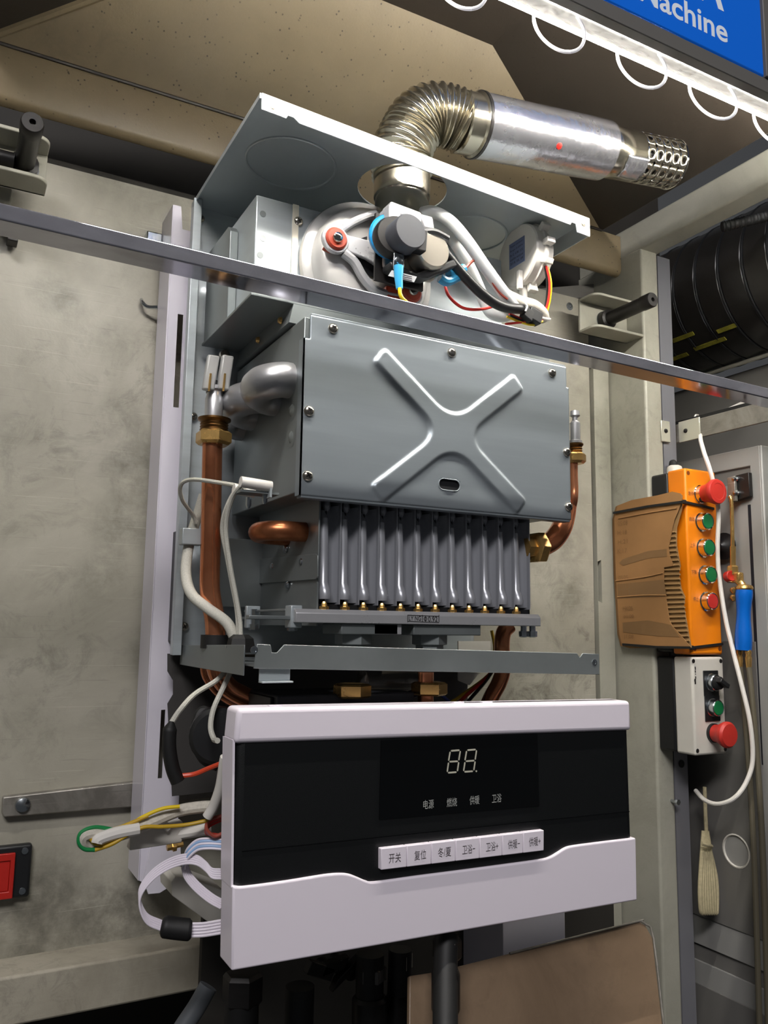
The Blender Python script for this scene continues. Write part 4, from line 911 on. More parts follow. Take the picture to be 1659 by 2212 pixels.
def patch(h0_, h1_, t0, t1, r_, mat, name, seed=1):
    rnd = random.Random(seed); mb = MB(); nx_, na = 10, 10; vs = []
    for i in range(nx_ + 1):
        for j in range(na + 1):
            a = t0 + (t1 - t0) * j / na
            vs.append(a0 + ax * (h0_ + (h1_ - h0_) * i / nx_ + rnd.uniform(-.001, .001)) + (u * math.cos(a) + w * math.sin(a)) * (r_ + rnd.uniform(0, 0.0012)))
    mb.add(vs, [(i * (na + 1) + j, i * (na + 1) + j + 1, (i + 1) * (na + 1) + j + 1, (i + 1) * (na + 1) + j) for i in range(nx_) for j in range(na)])
    o = mb.build(name, mat, flue, recalc=False, smooth=20); s_ = o.modifiers.new('t', 'SOLIDIFY'); s_.thickness = 0.0005; s_.offset = 1
def ang_of(px, py):
    best = None
    for k in range(720):
        a = math.pi * k / 360; dirv = u * math.cos(a) + w * math.sin(a)
        for hh in [i * 0.004 for i in range(80)]:
            p = a0 + ax * hh + dirv * 0.037
            if dirv.dot(CAM - p) < 0: continue
            c = p - CAM; z = c.x * AX.z + c.y * AY.z + c.z * AZ.z
            X_ = (c.x * AX.x + c.y * AY.x + c.z * AZ.x) / z * F_PX + CX; Y_ = (c.x * AX.y + c.y * AY.y + c.z * AZ.y) / z * F_PX + CY
            d = (X_ - px) ** 2 + (Y_ - py) ** 2
            if best is None or d < best[0]: best = (d, a, hh)
    return best[1], best[2]
ra_, rh_ = ang_of(1209, 316)
MB().lathe(a0 + ax * rh_ + (u * math.cos(ra_) + w * math.sin(ra_)) * 0.0368, u * math.cos(ra_) + w * math.sin(ra_), [(0.0042, -0.001), (0.0042, 0.0006), (0.003, 0.0012)], 7).build('red_mark', red_pl, flue)
ra_, rh_ = ang_of(1372, 370)
patch(rh_ - 0.016, rh_ + 0.018, ra_ - 0.5, ra_ + 0.5, R0 + 0.0004, foil, 'foil_patch', 3)

# ================================================================== polished rail across the front
r0, r1 = at(0, 437, 0.66), at(1659, 838, 0.66)
dr = (r1 - r0); r0, r1 = r0 - dr * 0.7, r1 + dr * 0.3
sec = [(0, 0), (0, -0.0135), (0.030, -0.0135), (0.030, 0)]
rl = MB().prism([r0 + Vector((0, y, z)) for y, z in sec], r1 - r0).build('polished_rail', mirror, None, 0.0013, 3)
tag(rl, 'polished rectangular metal rail crossing in front of the boiler', 'rail')

# ================================================================== LED light bar and sign
LYb = 0.575
l0, l1 = at(1090, 0, LYb), at(1659, 250, LYb)
lz = (l0.z + l1.z) / 2 - CAM.z
led = thing('led_light_bar', V(0.6, LYb, lz), 'lit clear LED tube light with white cable spiralled round it', 'lamp')
lx0, lx1 = 0.10, 1.15
MB().box(lx0, lx1, LYb + 0.002, LYb + 0.0195, lz + 0.0195, lz + 0.032).build('clear_tube', led_tube, led, 0.003, 3)
# main emitting strip on the lower rear edge of the tube, facing down and toward the boiler; a weaker, unseen one added behind to light the hood
MB().prism([V(lx0, LYb + 0.0192, lz + 0.0192), V(lx0, LYb + 0.0192, lz + 0.0198), V(lx0, LYb + 0.0246, lz + 0.0210), V(lx0, LYb + 0.0246, lz + 0.0206)], (lx1 - lx0, 0, 0)).build('led_strip', led_m, led)
MB().box(lx0, lx1, LYb + 0.0202, LYb + 0.0210, lz + 0.024, lz + 0.030).build('hood_fill_strip', emis('hood_fill', (255, 250, 240), HOOD_FILL), led)
MB().box(lx0, lx1, LYb - 0.001, LYb + 0.0018, lz + 0.0190, lz + 0.0315).build('upper_strip', emis('upper_glow', (255, 253, 248), 1.7), led, 0.001)
MB().box(lx0, lx1, LYb + 0.000, LYb + 0.026, lz + 0.0325, lz + 0.036).build('aluminium_channel', cab_dk, led, 0.001)
for px in (1012, 1227, 1407, 1562, 1700):
    c = at(px, 60 + (px - 1227) * 0.44, LYb)
    pts = []
    for k in range(25):
        a = 2 * math.pi * k / 24
        pts.append(Vector((c.x + 0.016 * math.sin(a) * 1.15 + 0.006 * math.cos(a), LYb + 0.0135 - 0.016 * math.sin(a * 1.0 + 0.6), CAM.z + lz + 0.010 - 0.032 * math.cos(a))))
    MB().tube(pts, 0.0017, 8, 3).build('cable_loop', emis('cable_white', (240, 238, 250), 0.25) if 'cable_white' not in MATS else MATS['cable_white'], led)

SY = 0.558
sb0, sb1 = at(1350, 0, SY), at(1652, 182, SY)
sgn = thing('machine_sign', V(0.7, SY, sb1.z - CAM.z), 'blue sign board with white lettering above the LED tube', 'sign')
sz = (sb0.z + sb1.z) / 2 - CAM.z
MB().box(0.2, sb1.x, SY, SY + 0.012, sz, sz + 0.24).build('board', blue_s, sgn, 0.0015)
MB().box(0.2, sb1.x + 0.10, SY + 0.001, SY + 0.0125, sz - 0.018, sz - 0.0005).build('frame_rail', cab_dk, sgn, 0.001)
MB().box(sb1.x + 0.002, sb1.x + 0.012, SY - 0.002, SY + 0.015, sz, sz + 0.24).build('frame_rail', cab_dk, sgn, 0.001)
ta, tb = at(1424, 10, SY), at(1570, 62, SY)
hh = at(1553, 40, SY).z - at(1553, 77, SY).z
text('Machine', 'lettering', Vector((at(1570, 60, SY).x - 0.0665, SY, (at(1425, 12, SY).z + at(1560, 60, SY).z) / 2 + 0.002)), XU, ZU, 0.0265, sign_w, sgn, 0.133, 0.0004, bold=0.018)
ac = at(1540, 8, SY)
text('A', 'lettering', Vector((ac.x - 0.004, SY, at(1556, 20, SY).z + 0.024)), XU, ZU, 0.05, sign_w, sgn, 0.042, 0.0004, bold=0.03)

# ================================================================== clamp brackets with black pins
def bracket(name_label, xe, x_far, zt_, zb_, yf, pinx, pin_py, side, pin_len, group=None):
    o = thing('clamp_bracket', V((xe + x_far) / 2, yf + 0.02, zb_), name_label, 'bracket')
    t = 0.0045; d = 0.042; s = 1 if x_far > xe else -1
    def flange(z0, z1):
        r = 0.016; pts = [V(x_far, yf, z0), V(x_far, yf + d, z0), V(xe, yf + d, z0)]
        pts += [V(xe + s * r * (1 - math.cos(a)), yf + r * (1 - math.sin(a)), z0) for a in [i * math.pi / 12 for i in range(7)]]
        MB().prism(pts, (0, 0, z1 - z0)).build('flange', post_m, o, 0.001)
    flange(zt_ - t, zt_); flange(zb_, zb_ + t)
    MB().box(min(xe, x_far), max(xe, x_far), yf + d - t, yf + d, zb_, zt_).build('web', post_m, o, 0.001)
    pc = V(pinx, yf + d, (zb_ + zt_) / 2)
    MB().lathe(pc + Vector((0, -t, 0)), (0, -1, 0), [(0.017, 0), (0.017, 0.0016), (0.0125, 0.0018)], 28).build('washer', zinc, o)
    MB().lathe(pc + Vector((0, 0.022, 0)), (0, -1, 0), [(0.0135, 0), (0.0135, 0.022), (0.0135, 0.027), (0.016, 0.028), (0.016, 0.040), (0.0115, 0.042), (0.0112, pin_len - 0.02), (0.0122, pin_len - 0.018), (0.0122, pin_len), (0.011, pin_len + 0.002), (0.0035, pin_len + 0.002), (0.0035, pin_len - 0.004)], 24).build('pin', black_oil, o)
    return o
yfp = 0.983
zr = at(1300, 706, yfp).z - CAM.z; zr2 = at(1300, 632, yfp).z - CAM.z
bracket('grey channel bracket with black pin welded to the right post', at(1287, 690, yfp).x, 1.021, zr2, zr, yfp, at(1305, 690, 1.02).x, 690, 1, 0.135)
zl = at(105, 390, yfp).z - CAM.z; zl2 = at(110, 296, yfp).z - CAM.z
br = bracket('grey channel bracket with black pin at the upper left of the wall', at(108, 350, yfp).x, -0.40, zl2, zl, yfp, at(52, 350, 1.02).x, 350, -1, 0.13)
MB().tube([V(at(52, 350, 1.02).x - 0.05, 1.0, zl + 0.022), V(at(52, 350, 1.02).x - 0.012, 1.0, zl + 0.022)], 0.0095, 14, 1).build('cross_pin', black_oil, br)
lb = thing('rail_lug', at(12, 450, 1.06), 'small pale lug on the wall behind the polished rail', 'lug')
MB().obox(at(4, 432, 1.055), (0.010, 0, 0), (0, 0.012, 0), (0, 0, 0.012)).build('plate', post_m, lb, 0.002)
MB().obox(at(28, 500, 1.055), (0.006, 0, 0), (0, 0.010, 0), (0, 0, 0.016)).build('stem', black_oil, lb, 0.001)
# ================================================================== hanging control panel
PY = 0.690
cpn = thing('control_panel', at(935, 2050, PY + 0.015), 'white and black boiler control panel hanging open with digits and seven keys', 'control panel')
def Q(px, py, d=0.0): return at(px, py, PY) + Vector((0, -d, 0))
TL, TR, BR, BL = (514, 1530), (1362, 1514), (1377, 1945), (500, 2098)
# carrier (dark body)
MB().prism([Q(*TL, -0.003), Q(*TR, -0.003), Q(*BR, -0.003), Q(*BL, -0.003)], (0, 0.026, 0)).build('carrier', black_fascia, cpn, 0.008, 4)
tc_b, tc_c = (506, 1607), (1365, 1578)
MB().prism([Q(*TL), Q(*TR), Q(*tc_c), Q(*tc_b)], (0, 0.032, 0)).build('upper_shell', panel_w, cpn, 0.0042, 4)
wave = [(503, 1915), (530, 1915), (620, 1903), (700, 1890), (735, 1887), (756, 1889), (775, 1896), (792, 1903), (812, 1905), (900, 1893), (1000, 1880), (1090, 1868), (1168, 1857), (1190, 1851), (1206, 1842), (1222, 1832), (1240, 1827), (1300, 1819), (1374, 1810)]
ws = catmull([Vector((x, y, 0)) for x, y in wave], 4)
MB().prism([Q(p.x, p.y) for p in ws] + [Q(*BR), Q(*BL)], (0, 0.032, 0)).build('lower_shell', panel_w, cpn, 0.0045, 4, smooth=45)
# side walls of the shell behind the black band
MB().prism([Q(506, 1600, -0.004), Q(506, 1600, -0.032), Q(502, 1920, -0.032), Q(502, 1920, -0.004)], (0.002, 0, 0)).build('side_shell', panel_w, cpn)
MB().prism([Q(525, 1840, -0.0028), Q(1364, 1753, -0.0028), Q(1364, 1754.6, -0.0028), Q(525, 1841.6, -0.0028)], (0, -0.0004, 0)).build('fascia_groove', black_glass, cpn)
MB().prism([Q(826, 1600, -0.003), Q(1164, 1586, -0.003), Q(1168, 1742, -0.003), Q(822, 1772, -0.003)], (0, -0.0008, 0)).build('display_window', black_glass, cpn)
dp = -0.0018
def segbar(a, b, wd, parent, name='digit_segment'):
    A, B = Q(*a, dp), Q(*b, dp); d = (B - A).normalized(); s = Vector((0, 1, 0)).cross(d) * wd / 2
    MB().prism([A, A + d * wd / 2 + s, B - d * wd / 2 + s, B, B - d * wd / 2 - s, A + d * wd / 2 - s], (0, -0.0003, 0)).build(name, seg_m, parent, smooth=0)
for o_ in (0, 1):
    T = ((974.5, 1622.5), (996.5, 1621)) if not o_ else ((1010, 1621), (1031.5, 1619.5))
    Mi = ((971, 1646), (993, 1645)) if not o_ else ((1006.5, 1645), (1028.5, 1643.5))
    Bo = ((968, 1670), (990, 1668.5)) if not o_ else ((1003.5, 1668), (1025.5, 1666.5))
    g = 1.2
    dig = thing('x', (0, 0, 0), 'x', 'x') if False else None
    for pr in (T, Mi, Bo): segbar((pr[0][0] + 1.5, pr[0][1]), (pr[1][0] - 1.5, pr[1][1]), 0.0015, cpn)
    for k in (0, 1):
        segbar((T[k][0], T[k][1] + 1.5), (Mi[k][0], Mi[k][1] - 1.5), 0.0014, cpn)
        segbar((Mi[k][0], Mi[k][1] + 1.5), (Bo[k][0], Bo[k][1] - 1.5), 0.0014, cpn)
MB().lathe(Q(1031, 1666.5, dp), (0, -1, 0), [(0.0009, 0), (0.0009, 0.0003)], 12).build('decimal_point', seg_m, cpn)
rt = (Q(1172, 1835) - Q(822, 1878)).normalized(); rt2 = Vector((rt.x, 0, rt.z))
for s, px, py in (('电源', 927.5, 1738), ('燃烧', 978, 1733.5), ('供暖', 1027, 1729), ('卫浴', 1075, 1725)):
    text(s, 'indicator_lettering', Q(px, py, dp), XU, ZU, 0.0082, print_g, cpn, 0.0115, 0.0003)
ed = (820, 876, 929, 981, 1033, 1082, 1127, 1172)
names = ('开关', '复位', '冬/夏', '卫浴−', '卫浴+', '供暖−', '供暖+')
def ty(x): return 1832 + (x - 820) * (1792 - 1832) / 352
def by(x): return 1878 + (x - 820) * (1836 - 1878) / 352
for i, s in enumerate(names):
    x0, x1 = ed[i] + 0.5, ed[i + 1] - 0.5
    k = MB().prism([Q(x0, ty(x0), -0.004), Q(x1, ty(x1), -0.004), Q(x1, by(x1), -0.004), Q(x0, by(x0), -0.004)], (0, -0.0065, 0)).build('key', panel_w, cpn, 0.0007, 3)
    xm = (x0 + x1) / 2 + 2; ym = (ty(xm) + by(xm)) / 2
    text(s, 'key_lettering', Q(xm, ym, 0.0025), XU, ZU, 0.0085 if i != 2 else 0.0088, ink, k, 0.0125 if len(s) == 2 else 0.0145, 0.0003)
# cables behind the panel at its left
for px, py in ((605, 1529), (1003, 1521), (1065, 1520)):
    MB().obox(Q(px, py, -0.012) + Vector((0, 0, 0.0005)), (0.006, 0, 0), (0, 0.003, 0), (0, 0, 0.0008)).build('moulding_clip', panel_w, cpn, 0.0003)
tag(MB().tube([at(598, 1532, 0.70), at(604, 1527, 0.70), at(612, 1530, 0.70)], 0.0005, 5, 4).build('plastic_burr', white_pl), 'tiny curled plastic shaving on top of the control panel', 'shaving')

# ================================================================== loose wiring left of the panel
WY = 0.80
def tw(name, pts, r, mat, label, cat, n=8, k=6, group=None):
    return tag(MB().tube([at(*p) for p in pts], r, n, k).build(name, mat), label, cat, group)
tw('braided_lead', [(500, 1432, 0.835), (470, 1468, 0.83), (420, 1500, 0.82), (388, 1535, 0.81), (370, 1562, 0.80)], 0.0027, wire_w, 'white braided lead running from under the pan to the black heat-shrink sleeve', 'cable')
tw('braided_lead', [(506, 1432, 0.83), (485, 1480, 0.82), (462, 1530, 0.81), (455, 1570, 0.80), (462, 1596, 0.79), (470, 1600, 0.775)], 0.0027, wire_w, 'white braided lead hooking down behind the panel corner', 'cable')
hs = thing('heat_shrink_sleeve', at(378, 1690, WY), 'black heat-shrink sleeve with an orange wire beside the white rail', 'sleeve')
MB().tube([at(371, 1558, 0.80), at(366, 1585, 0.80), at(366, 1620, 0.80), at(373, 1660, 0.80), at(384, 1688, 0.80)], lambda t: 0.0022 + min(1, t * 6) * 0.0045, 12, 6).build('sleeve', rubber, hs)
MB().tube([at(390, 1676, 0.80), at(420, 1672, 0.795), at(450, 1660, 0.785), at(480, 1648, 0.77)], 0.0022, 8, 6).build('wire', M('wire_orange', (222, 74, 42), 0.4), hs)
ml = thing('mains_lead', at(330, 1830, WY), 'white sleeved mains lead folded into a loop with green and yellow earth wire', 'cable')
for pts, r, m_, nm in (
    ([(470, 1742, 0.78), (430, 1744, 0.785), (385, 1752, 0.79), (330, 1775, 0.79), (280, 1796, 0.79), (245, 1805, 0.79), (205, 1800, 0.79), (182, 1806, 0.79), (180, 1820, 0.792), (196, 1826, 0.795), (230, 1812, 0.795), (258, 1797, 0.795)], 0.0055, sleeve_m, 'sleeve'),
    ([(300, 1790, 0.785), (250, 1800, 0.785), (215, 1812, 0.785), (210, 1820, 0.785)], 0.0055, white_pl, 'sleeve'),
    ([(388, 1742, 0.78), (350, 1747, 0.782), (310, 1764, 0.785), (290, 1776, 0.788)], 0.0017, w_yel, 'earth_wire'),
    ([(320, 1762, 0.784), (292, 1774, 0.786), (262, 1786, 0.788), (240, 1792, 0.79)], 0.0017, w_ygr, 'earth_wire'),
    ([(245, 1792, 0.788), (205, 1787, 0.788), (176, 1798, 0.788), (170, 1818, 0.788), (182, 1834, 0.788), (205, 1836, 0.788)], 0.0018, w_grn, 'earth_wire'),
    ([(205, 1836, 0.788), (240, 1824, 0.784), (275, 1804, 0.783), (310, 1787, 0.782), (350, 1786, 0.781), (400, 1782, 0.78), (450, 1772, 0.775)], 0.0018, w_ygr, 'earth_wire'),
    ([(196, 1812, 0.786), (205, 1822, 0.786), (225, 1822, 0.786), (255, 1808, 0.785)], 0.0016, w_ygr, 'earth_wire')):
    MB().tube([at(*p) for p in pts], r, 10, 6).build(nm, m_, ml)
MB().tube([at(252, 1803, 0.79), at(256, 1797, 0.784), at(259, 1809, 0.784)], 0.0012, 6, 4).build('cable_tie', white_pl, ml)
jc = thing('joint_plug', at(335, 1815, 0.80), 'white plug connector on a short lead below the mains lead', 'connector')
MB().obox(at(335, 1802, 0.81), (0.024, 0, 0.001), (0, 0.007, 0), (0, 0, 0.0095)).build('plug_body', offwhite, jc, 0.001)
MB().tube([at(378, 1802, 0.81), at(420, 1796, 0.80), at(450, 1790, 0.79)], 0.0055, 10, 4).build('lead', white_pl, jc)
MB().tube([at(330, 1781, 0.80), at(345, 1775, 0.80), at(365, 1790, 0.80)], 0.0035, 8, 4).build('latch', offwhite, jc)
rp = thing('red_wire_coil', at(462, 1815, 0.78), 'coiled red wires tucked at the panel edge', 'wire')
for k in range(4):
    MB().tube([at(478, 1762 + 3 * k, 0.775 + .003 * k), at(452, 1772 + 4 * k, 0.775 + .003 * k), at(446, 1790 + 3 * k, 0.775 + .003 * k), at(462, 1806 - k, 0.775 + .003 * k), at(482, 1800 + 2 * k, 0.775 + .003 * k)], 0.0017, 8, 6).build('strand', w_red if k % 2 else w_brn, rp)
sl_ = thing('white_sleeve_stub', at(450, 1765, 0.77), 'cut white tubing stub poking out beside the panel', 'tubing')
MB().tube([at(448, 1764, 0.77), at(462, 1740, 0.765), at(476, 1700, 0.755), at(484, 1650, 0.745), at(487, 1635, 0.742)], 0.0048, 12, 5).build('tubing', white_pl, sl_)
MB().lathe(at(448, 1764, 0.77), at(448, 1764, 0.77) - at(462, 1740, 0.765), [(0.004, -0.001), (0.004, 0.0003)], 14).build('bore', black_pl, sl_)
tw('black_cable', [(470, 1560, 0.86), (440, 1535, 0.87), (425, 1560, 0.87), (422, 1600, 0.87), (440, 1640, 0.86), (470, 1655, 0.85)], 0.0055, rubber, 'black cable loop in the dark behind the panel corner', 'cable', 10)
tag(MB().lathe(at(470, 1585, 0.84), (-0.3, -1, 0), [(0.028, 0), (0.028, 0.02), (0.024, 0.024), (0.010, 0.024)], 24).build('circulation_pump', black_pl), 'black round pump body in the dark behind the panel corner', 'pump')

# flat ribbon cables, five strands each
def ribbon(name, pts, wvec, mats, label, ns=5):
    o = thing(name, at(*pts[0]), label, 'ribbon cable')
    base = [at(*p) for p in pts]; wv = Vector(wvec)
    for k in range(ns):
        off = wv * ((k - (ns - 1) / 2) / ns)
        MB().tube([p + off for p in base], wv.length / ns * 0.52, 8, 5).build('strand', mats[k % len(mats)], o)
    return o
ribbon('ribbon_cable', [(478, 1888, 0.77), (458, 1886, 0.775), (445, 1872, 0.78), (425, 1858, 0.785), (398, 1856, 0.79), (362, 1868, 0.79), (328, 1892, 0.79), (304, 1925, 0.79), (303, 1955, 0.79), (318, 1985, 0.79), (350, 2000, 0.79)], (0.0, 0.004, 0.009), [panel_w], 'white ribbon cable curling out in a wide loop to the black sleeve')
ribbon('ribbon_cable', [(398, 1866, 0.80), (405, 1890, 0.80), (425, 1915, 0.795), (455, 1940, 0.785), (482, 1955, 0.775)], (0.006, 0.003, 0.006), [panel_w], 'white ribbon cable running down behind the wide loop to the panel')
ribbon('ribbon_cable', [(482, 1824, 0.775), (450, 1822, 0.78), (425, 1826, 0.785), (405, 1845, 0.79), (398, 1866, 0.80)], (0.0, 0.004, 0.010), [panel_w, M('ribbon_blue', (150, 184, 224), 0.4)], 'blue and white ribbon cable arching beside the panel')
fb = thing('ferrite_sleeve', at(385, 2018, 0.785), 'black sleeve clamped on the white ribbon cable low beside the panel', 'sleeve')
MB().tube([at(348, 2001, 0.787), at(356, 2002, 0.786), at(385, 2006, 0.783), at(405, 2008, 0.781), at(414, 2008, 0.78)], lambda t: 0.006 + 0.0035 * min(1, 4 * t, 4 * (1 - t) + 0.3), 14, 5).build('sleeve', rubber, fb)
ribbon('ribbon_cable', [(412, 2009, 0.78), (440, 2008, 0.775), (472, 2003, 0.765), (500, 1998, 0.755)], (0, 0.002, 0.0125), [panel_w], 'white ribbon cable leaving the black sleeve toward the panel')

# ================================================================== wall fittings on the left
fbar = thing('slotted_bar', at(140, 1760, 1.06), 'scuffed steel bar bolted across the wall behind the white rail', 'bar')
MB().prism([at(6, 1722, 1.059), at(285, 1690, 1.059), at(520, 1668, 1.059), at(520, 1716, 1.059), at(285, 1744, 1.059), at(8, 1766, 1.059), at(4, 1758, 1.059)], (0, 0.011, 0)).build('bar', oldsteel, fbar, 0.0015)
MB().lathe(at(49, 1738, 1.059), (0, -1, 0), [(0.0085, 0), (0.0085, 0.001), (0.0075, 0.004), (0.004, 0.0055), (0.0005, 0.006)], 24).build('bolt', zinc, fbar)
sw = thing('isolator_switch', at(20, 1945, 1.065), 'black panel with a red rocker switch on the wall under the bar', 'switch')
sx0, sx1 = at(-80, 1890, 1.06).x, at(66, 1890, 1.06).x
sz0, sz1 = at(60, 1938, 1.06).z - CAM.z, at(60, 1824, 1.06).z - CAM.z
MB().box(sx0, sx1, 1.06, 1.072, sz0, sz1).build('plate', black_pl, sw, 0.003, 3)
c = at(5, 1860, 1.06)
MB().plate([V(sx0 + 0.01, 1.056, sz1 - 0.056), V(at(32, 1860, 1.06).x, 1.056, sz1 - 0.056), V(at(32, 1860, 1.06).x, 1.056, sz1 - 0.007), V(sx0 + 0.01, 1.056, sz1 - 0.007)],
    [[V(sx0 + 0.018, 1.056, sz1 - 0.048), V(at(22, 1860, 1.06).x, 1.056, sz1 - 0.048), V(at(22, 1860, 1.06).x, 1.056, sz1 - 0.015), V(sx0 + 0.018, 1.056, sz1 - 0.015)]], (0, 0.004, 0)).build('switch_frame', red_pl, sw, 0.001)
MB().box(sx0 + 0.018, at(22, 1860, 1.06).x, 1.0575, 1.06, sz1 - 0.048, sz1 - 0.015).build('rocker', red_pl, sw, 0.001)
for px, py in ((54, 1838), (48, 1925)):
    MB().lathe(at(px, py, 1.06), (0, -1, 0), [(0.004, 0), (0.0036, 0.001), (0.001, 0.0014)], 14).build('screw', zinc, sw)
# ================================================================== control stations on the post
OY0, OYm, OY1 = 0.983, 0.948, 0.911
ox0, ox1 = 1.0265, 1.096
oz0, oz1 = -0.036, 0.256
orb = thing('pendant_station', V((ox0 + ox1) / 2, OY0, oz0), 'orange push-button station with red mushroom button on the post', 'control box')
MB().box(ox0, ox1, OYm, OY0, oz0 + 0.002, oz1 - 0.002).build('base', black_pl, orb, 0.004, 3)
MB().box(ox0, ox1, OY1, OYm, oz0, oz1).build('cover', orange, orb, 0.0035, 3)
for x, z in ((ox0 + 0.007, oz1 - 0.008), (ox0 + 0.007, oz0 + 0.009), (ox1 - 0.007, oz0 + 0.009)):
    MB().lathe(V(x, OY1, z), (0, -1, 0), [(0.0035, 0), (0.0035, 0.0003), (0.0008, 0.0004)], 14).build('screw_well', M('orange_dark', (120, 56, 4), 0.6) if 'orange_dark' not in MATS else MATS['orange_dark'], orb)
gl = at(1453, 1003, 0.965)
MB().lathe(V(gl.x + 0.004, 0.965, oz1), (0, 0, 1), [(0.0125, -0.002), (0.0125, 0.010), (0.0115, 0.014), (0.008, 0.016)], 20).build('cable_gland', offwhite, orb)
MB().tube([V(gl.x + 0.004, 0.965, oz1 + 0.014), V(gl.x + 0.008, 0.972, oz1 + 0.022), V(gl.x + 0.020, 0.985, oz1 + 0.010)], 0.006, 12, 5).build('cable', rubber, orb)
def button(parent, px, py, cap, r=0.0135, ring=chrome, h=0.013, name='push_button'):
    p = at(px, py, OY1); p = Vector((p.x, OY1, p.z))
    b = MB().lathe(p, (0, -1, 0), [(r * 1.12, 0), (r * 1.12, 0.0015), (r, 0.002), (r, h), (r * 0.93, h + 0.001), (r * 0.87, h + 0.0005), (r * 0.86, h - 0.004)], 32).build(name, ring, parent)
    MB().lathe(p + Vector((0, -h + 0.003, 0)), (0, -1, 0), [(r * 0.855, 0), (r * 0.855, 0.003), (r * 0.80, 0.0038), (0.0003, 0.0040)], 32).build('button_cap', cap, b)
    return b
for px, py, m_ in ((1515, 1128, green_bt), (1518, 1184, green_bt), (1522, 1242, green_bt), (1525, 1299, red_bt)):
    button(orb, px, py, m_)
p = at(1512, 1068, OY1)
mbt = MB().lathe(p, (0, -1, 0), [(0.0150, 0), (0.0150, 0.002), (0.0138, 0.003), (0.0138, 0.012)], 32).build('mushroom_button', chrome, orb)
MB().lathe(p + Vector((0, -0.008, 0)), (0, -1, 0), [(0.0135, 0), (0.0145, 0.008), (0.0185, 0.018), (0.0200, 0.021), (0.0200, 0.025), (0.0185, 0.0275), (0.0130, 0.0282), (0.0125, 0.0278), (0.0003, 0.0285)], 40).build('mushroom_head', red_bt, mbt)
for s, px, py in (('急停', 1493, 1066), ('启动', 1495, 1121), ('上升', 1497, 1178), ('下降', 1500, 1236), ('停止', 1504, 1294)):
    text(s, 'lettering', at(px - 1, py, OY1), XU, ZU, 0.0068, M('print_brown', (110, 60, 14), 0.6) if 'print_brown' not in MATS else MATS['print_brown'], orb, 0.0115, 0.0004)

# cardboard piece strapped to the side of the orange station
cb = thing('cardboard_guard', V(1.0, 0.93, oz0), 'torn corrugated cardboard strapped over the side of the orange station', 'cardboard')
cxp = 1.0105
def C(px, py, dx=0.0): return atX(px, py, cxp + dx)
front = [(1470, 1066), (1474, 1072), (1472, 1084), (1466, 1102), (1457, 1122), (1452, 1142), (1449, 1160), (1444, 1182), (1446, 1200), (1455, 1222), (1434, 1226), (1434, 1260), (1440, 1300), (1446, 1340), (1452, 1352), (1470, 1372), (1484, 1388), (1492, 1398)]
bk = [(1360, 1400), (1345, 1396), (1338, 1370), (1334, 1300), (1330, 1240), (1328, 1160), (1327, 1120), (1334, 1092), (1365, 1080), (1420, 1070), (1452, 1062)]
outline = [C(*p) for p in front] + [C(*p) for p in bk]
MB().prism(outline, (0.0008, 0, 0)).build('outer_liner', card, cb)
inner = [C(*p, 0.0032) for p in ((1474, 1070), (1473, 1100), (1462, 1140), (1462, 1178), (1466, 1200), (1470, 1222), (1466, 1240), (1472, 1272), (1480, 1290), (1477, 1310), (1483, 1340), (1488, 1370), (1494, 1399))] + [C(*p, 0.0032) for p in bk]
MB().prism(inner, (0.0008, 0, 0)).build('inner_liner', card_in, cb)
# exposed flutes, each its own ridge
for i in range(24):
    py = 1150 + i * 10.2
    fx = [p[0] for p in front]; fyv = [p[1] for p in front]
    xa = next((fx[k] + (fx[k + 1] - fx[k]) * (py - fyv[k]) / (fyv[k + 1] - fyv[k]) for k in range(len(fx) - 1) if fyv[k] <= py <= fyv[k + 1]), 1470)
    iy = [(1070, 1474), (1100, 1473), (1140, 1462), (1178, 1462), (1222, 1470), (1272, 1472), (1290, 1480), (1340, 1483), (1399, 1494)]
    xb = next((iy[k][1] + (iy[k + 1][1] - iy[k][1]) * (py - iy[k][0]) / (iy[k + 1][0] - iy[k][0]) for k in range(len(iy) - 1) if iy[k][0] <= py <= iy[k + 1][0]), 1475)
    a, b = C(xa - 3, py, 0.0022), C(xb - 2, py - 1, 0.0022)
    MB().tube([a, b], 0.0016, 8, 1).build('flute', card_in, cb)
for pts in (((1336, 1120), (1400, 1108), (1462, 1098)), ((1330, 1255), (1390, 1247), (1432, 1238)), ((1334, 1290), (1390, 1286), (1438, 1286))):
    MB().tube([C(*p, -0.0004) for p in pts], 0.0012, 8, 3).build('crease', card, cb)
tape_b = M('tape_brown', (128, 96, 60), 0.45)
for pts in (((1338, 1216), (1345, 1208), (1400, 1190), (1440, 1186), (1441, 1202), (1400, 1206), (1346, 1222)), ((1333, 1262), (1434, 1252), (1440, 1288), (1335, 1292)), ((1345, 1345), (1400, 1340), (1450, 1350), (1468, 1376), (1420, 1374), (1346, 1366))):
    MB().prism([C(*p, -0.0002) for p in pts], (-0.0002, 0, 0)).build('tape_band', tape_b, cb)
scrawl = M('pencil', (134, 98, 58), 0.8)
for s_, px, py in (('05:08', 1345, 1130), ('H:18', 1344, 1150), ('H:21', 1345, 1170), ('K:17', 1344, 1190), ('05:25', 1346, 1248), ('10:15', 1346, 1266), ('12:15', 1347, 1280), ('HK05', 1356, 1314), ('po:08', 1358, 1332), ('J1:08', 1358, 1376)):
    text(s_, 'handwriting', C(px, py, -0.0006), (0, -1, 0), (0, 0, 1), 0.0075, scrawl, cb, 0.022, 0.0)
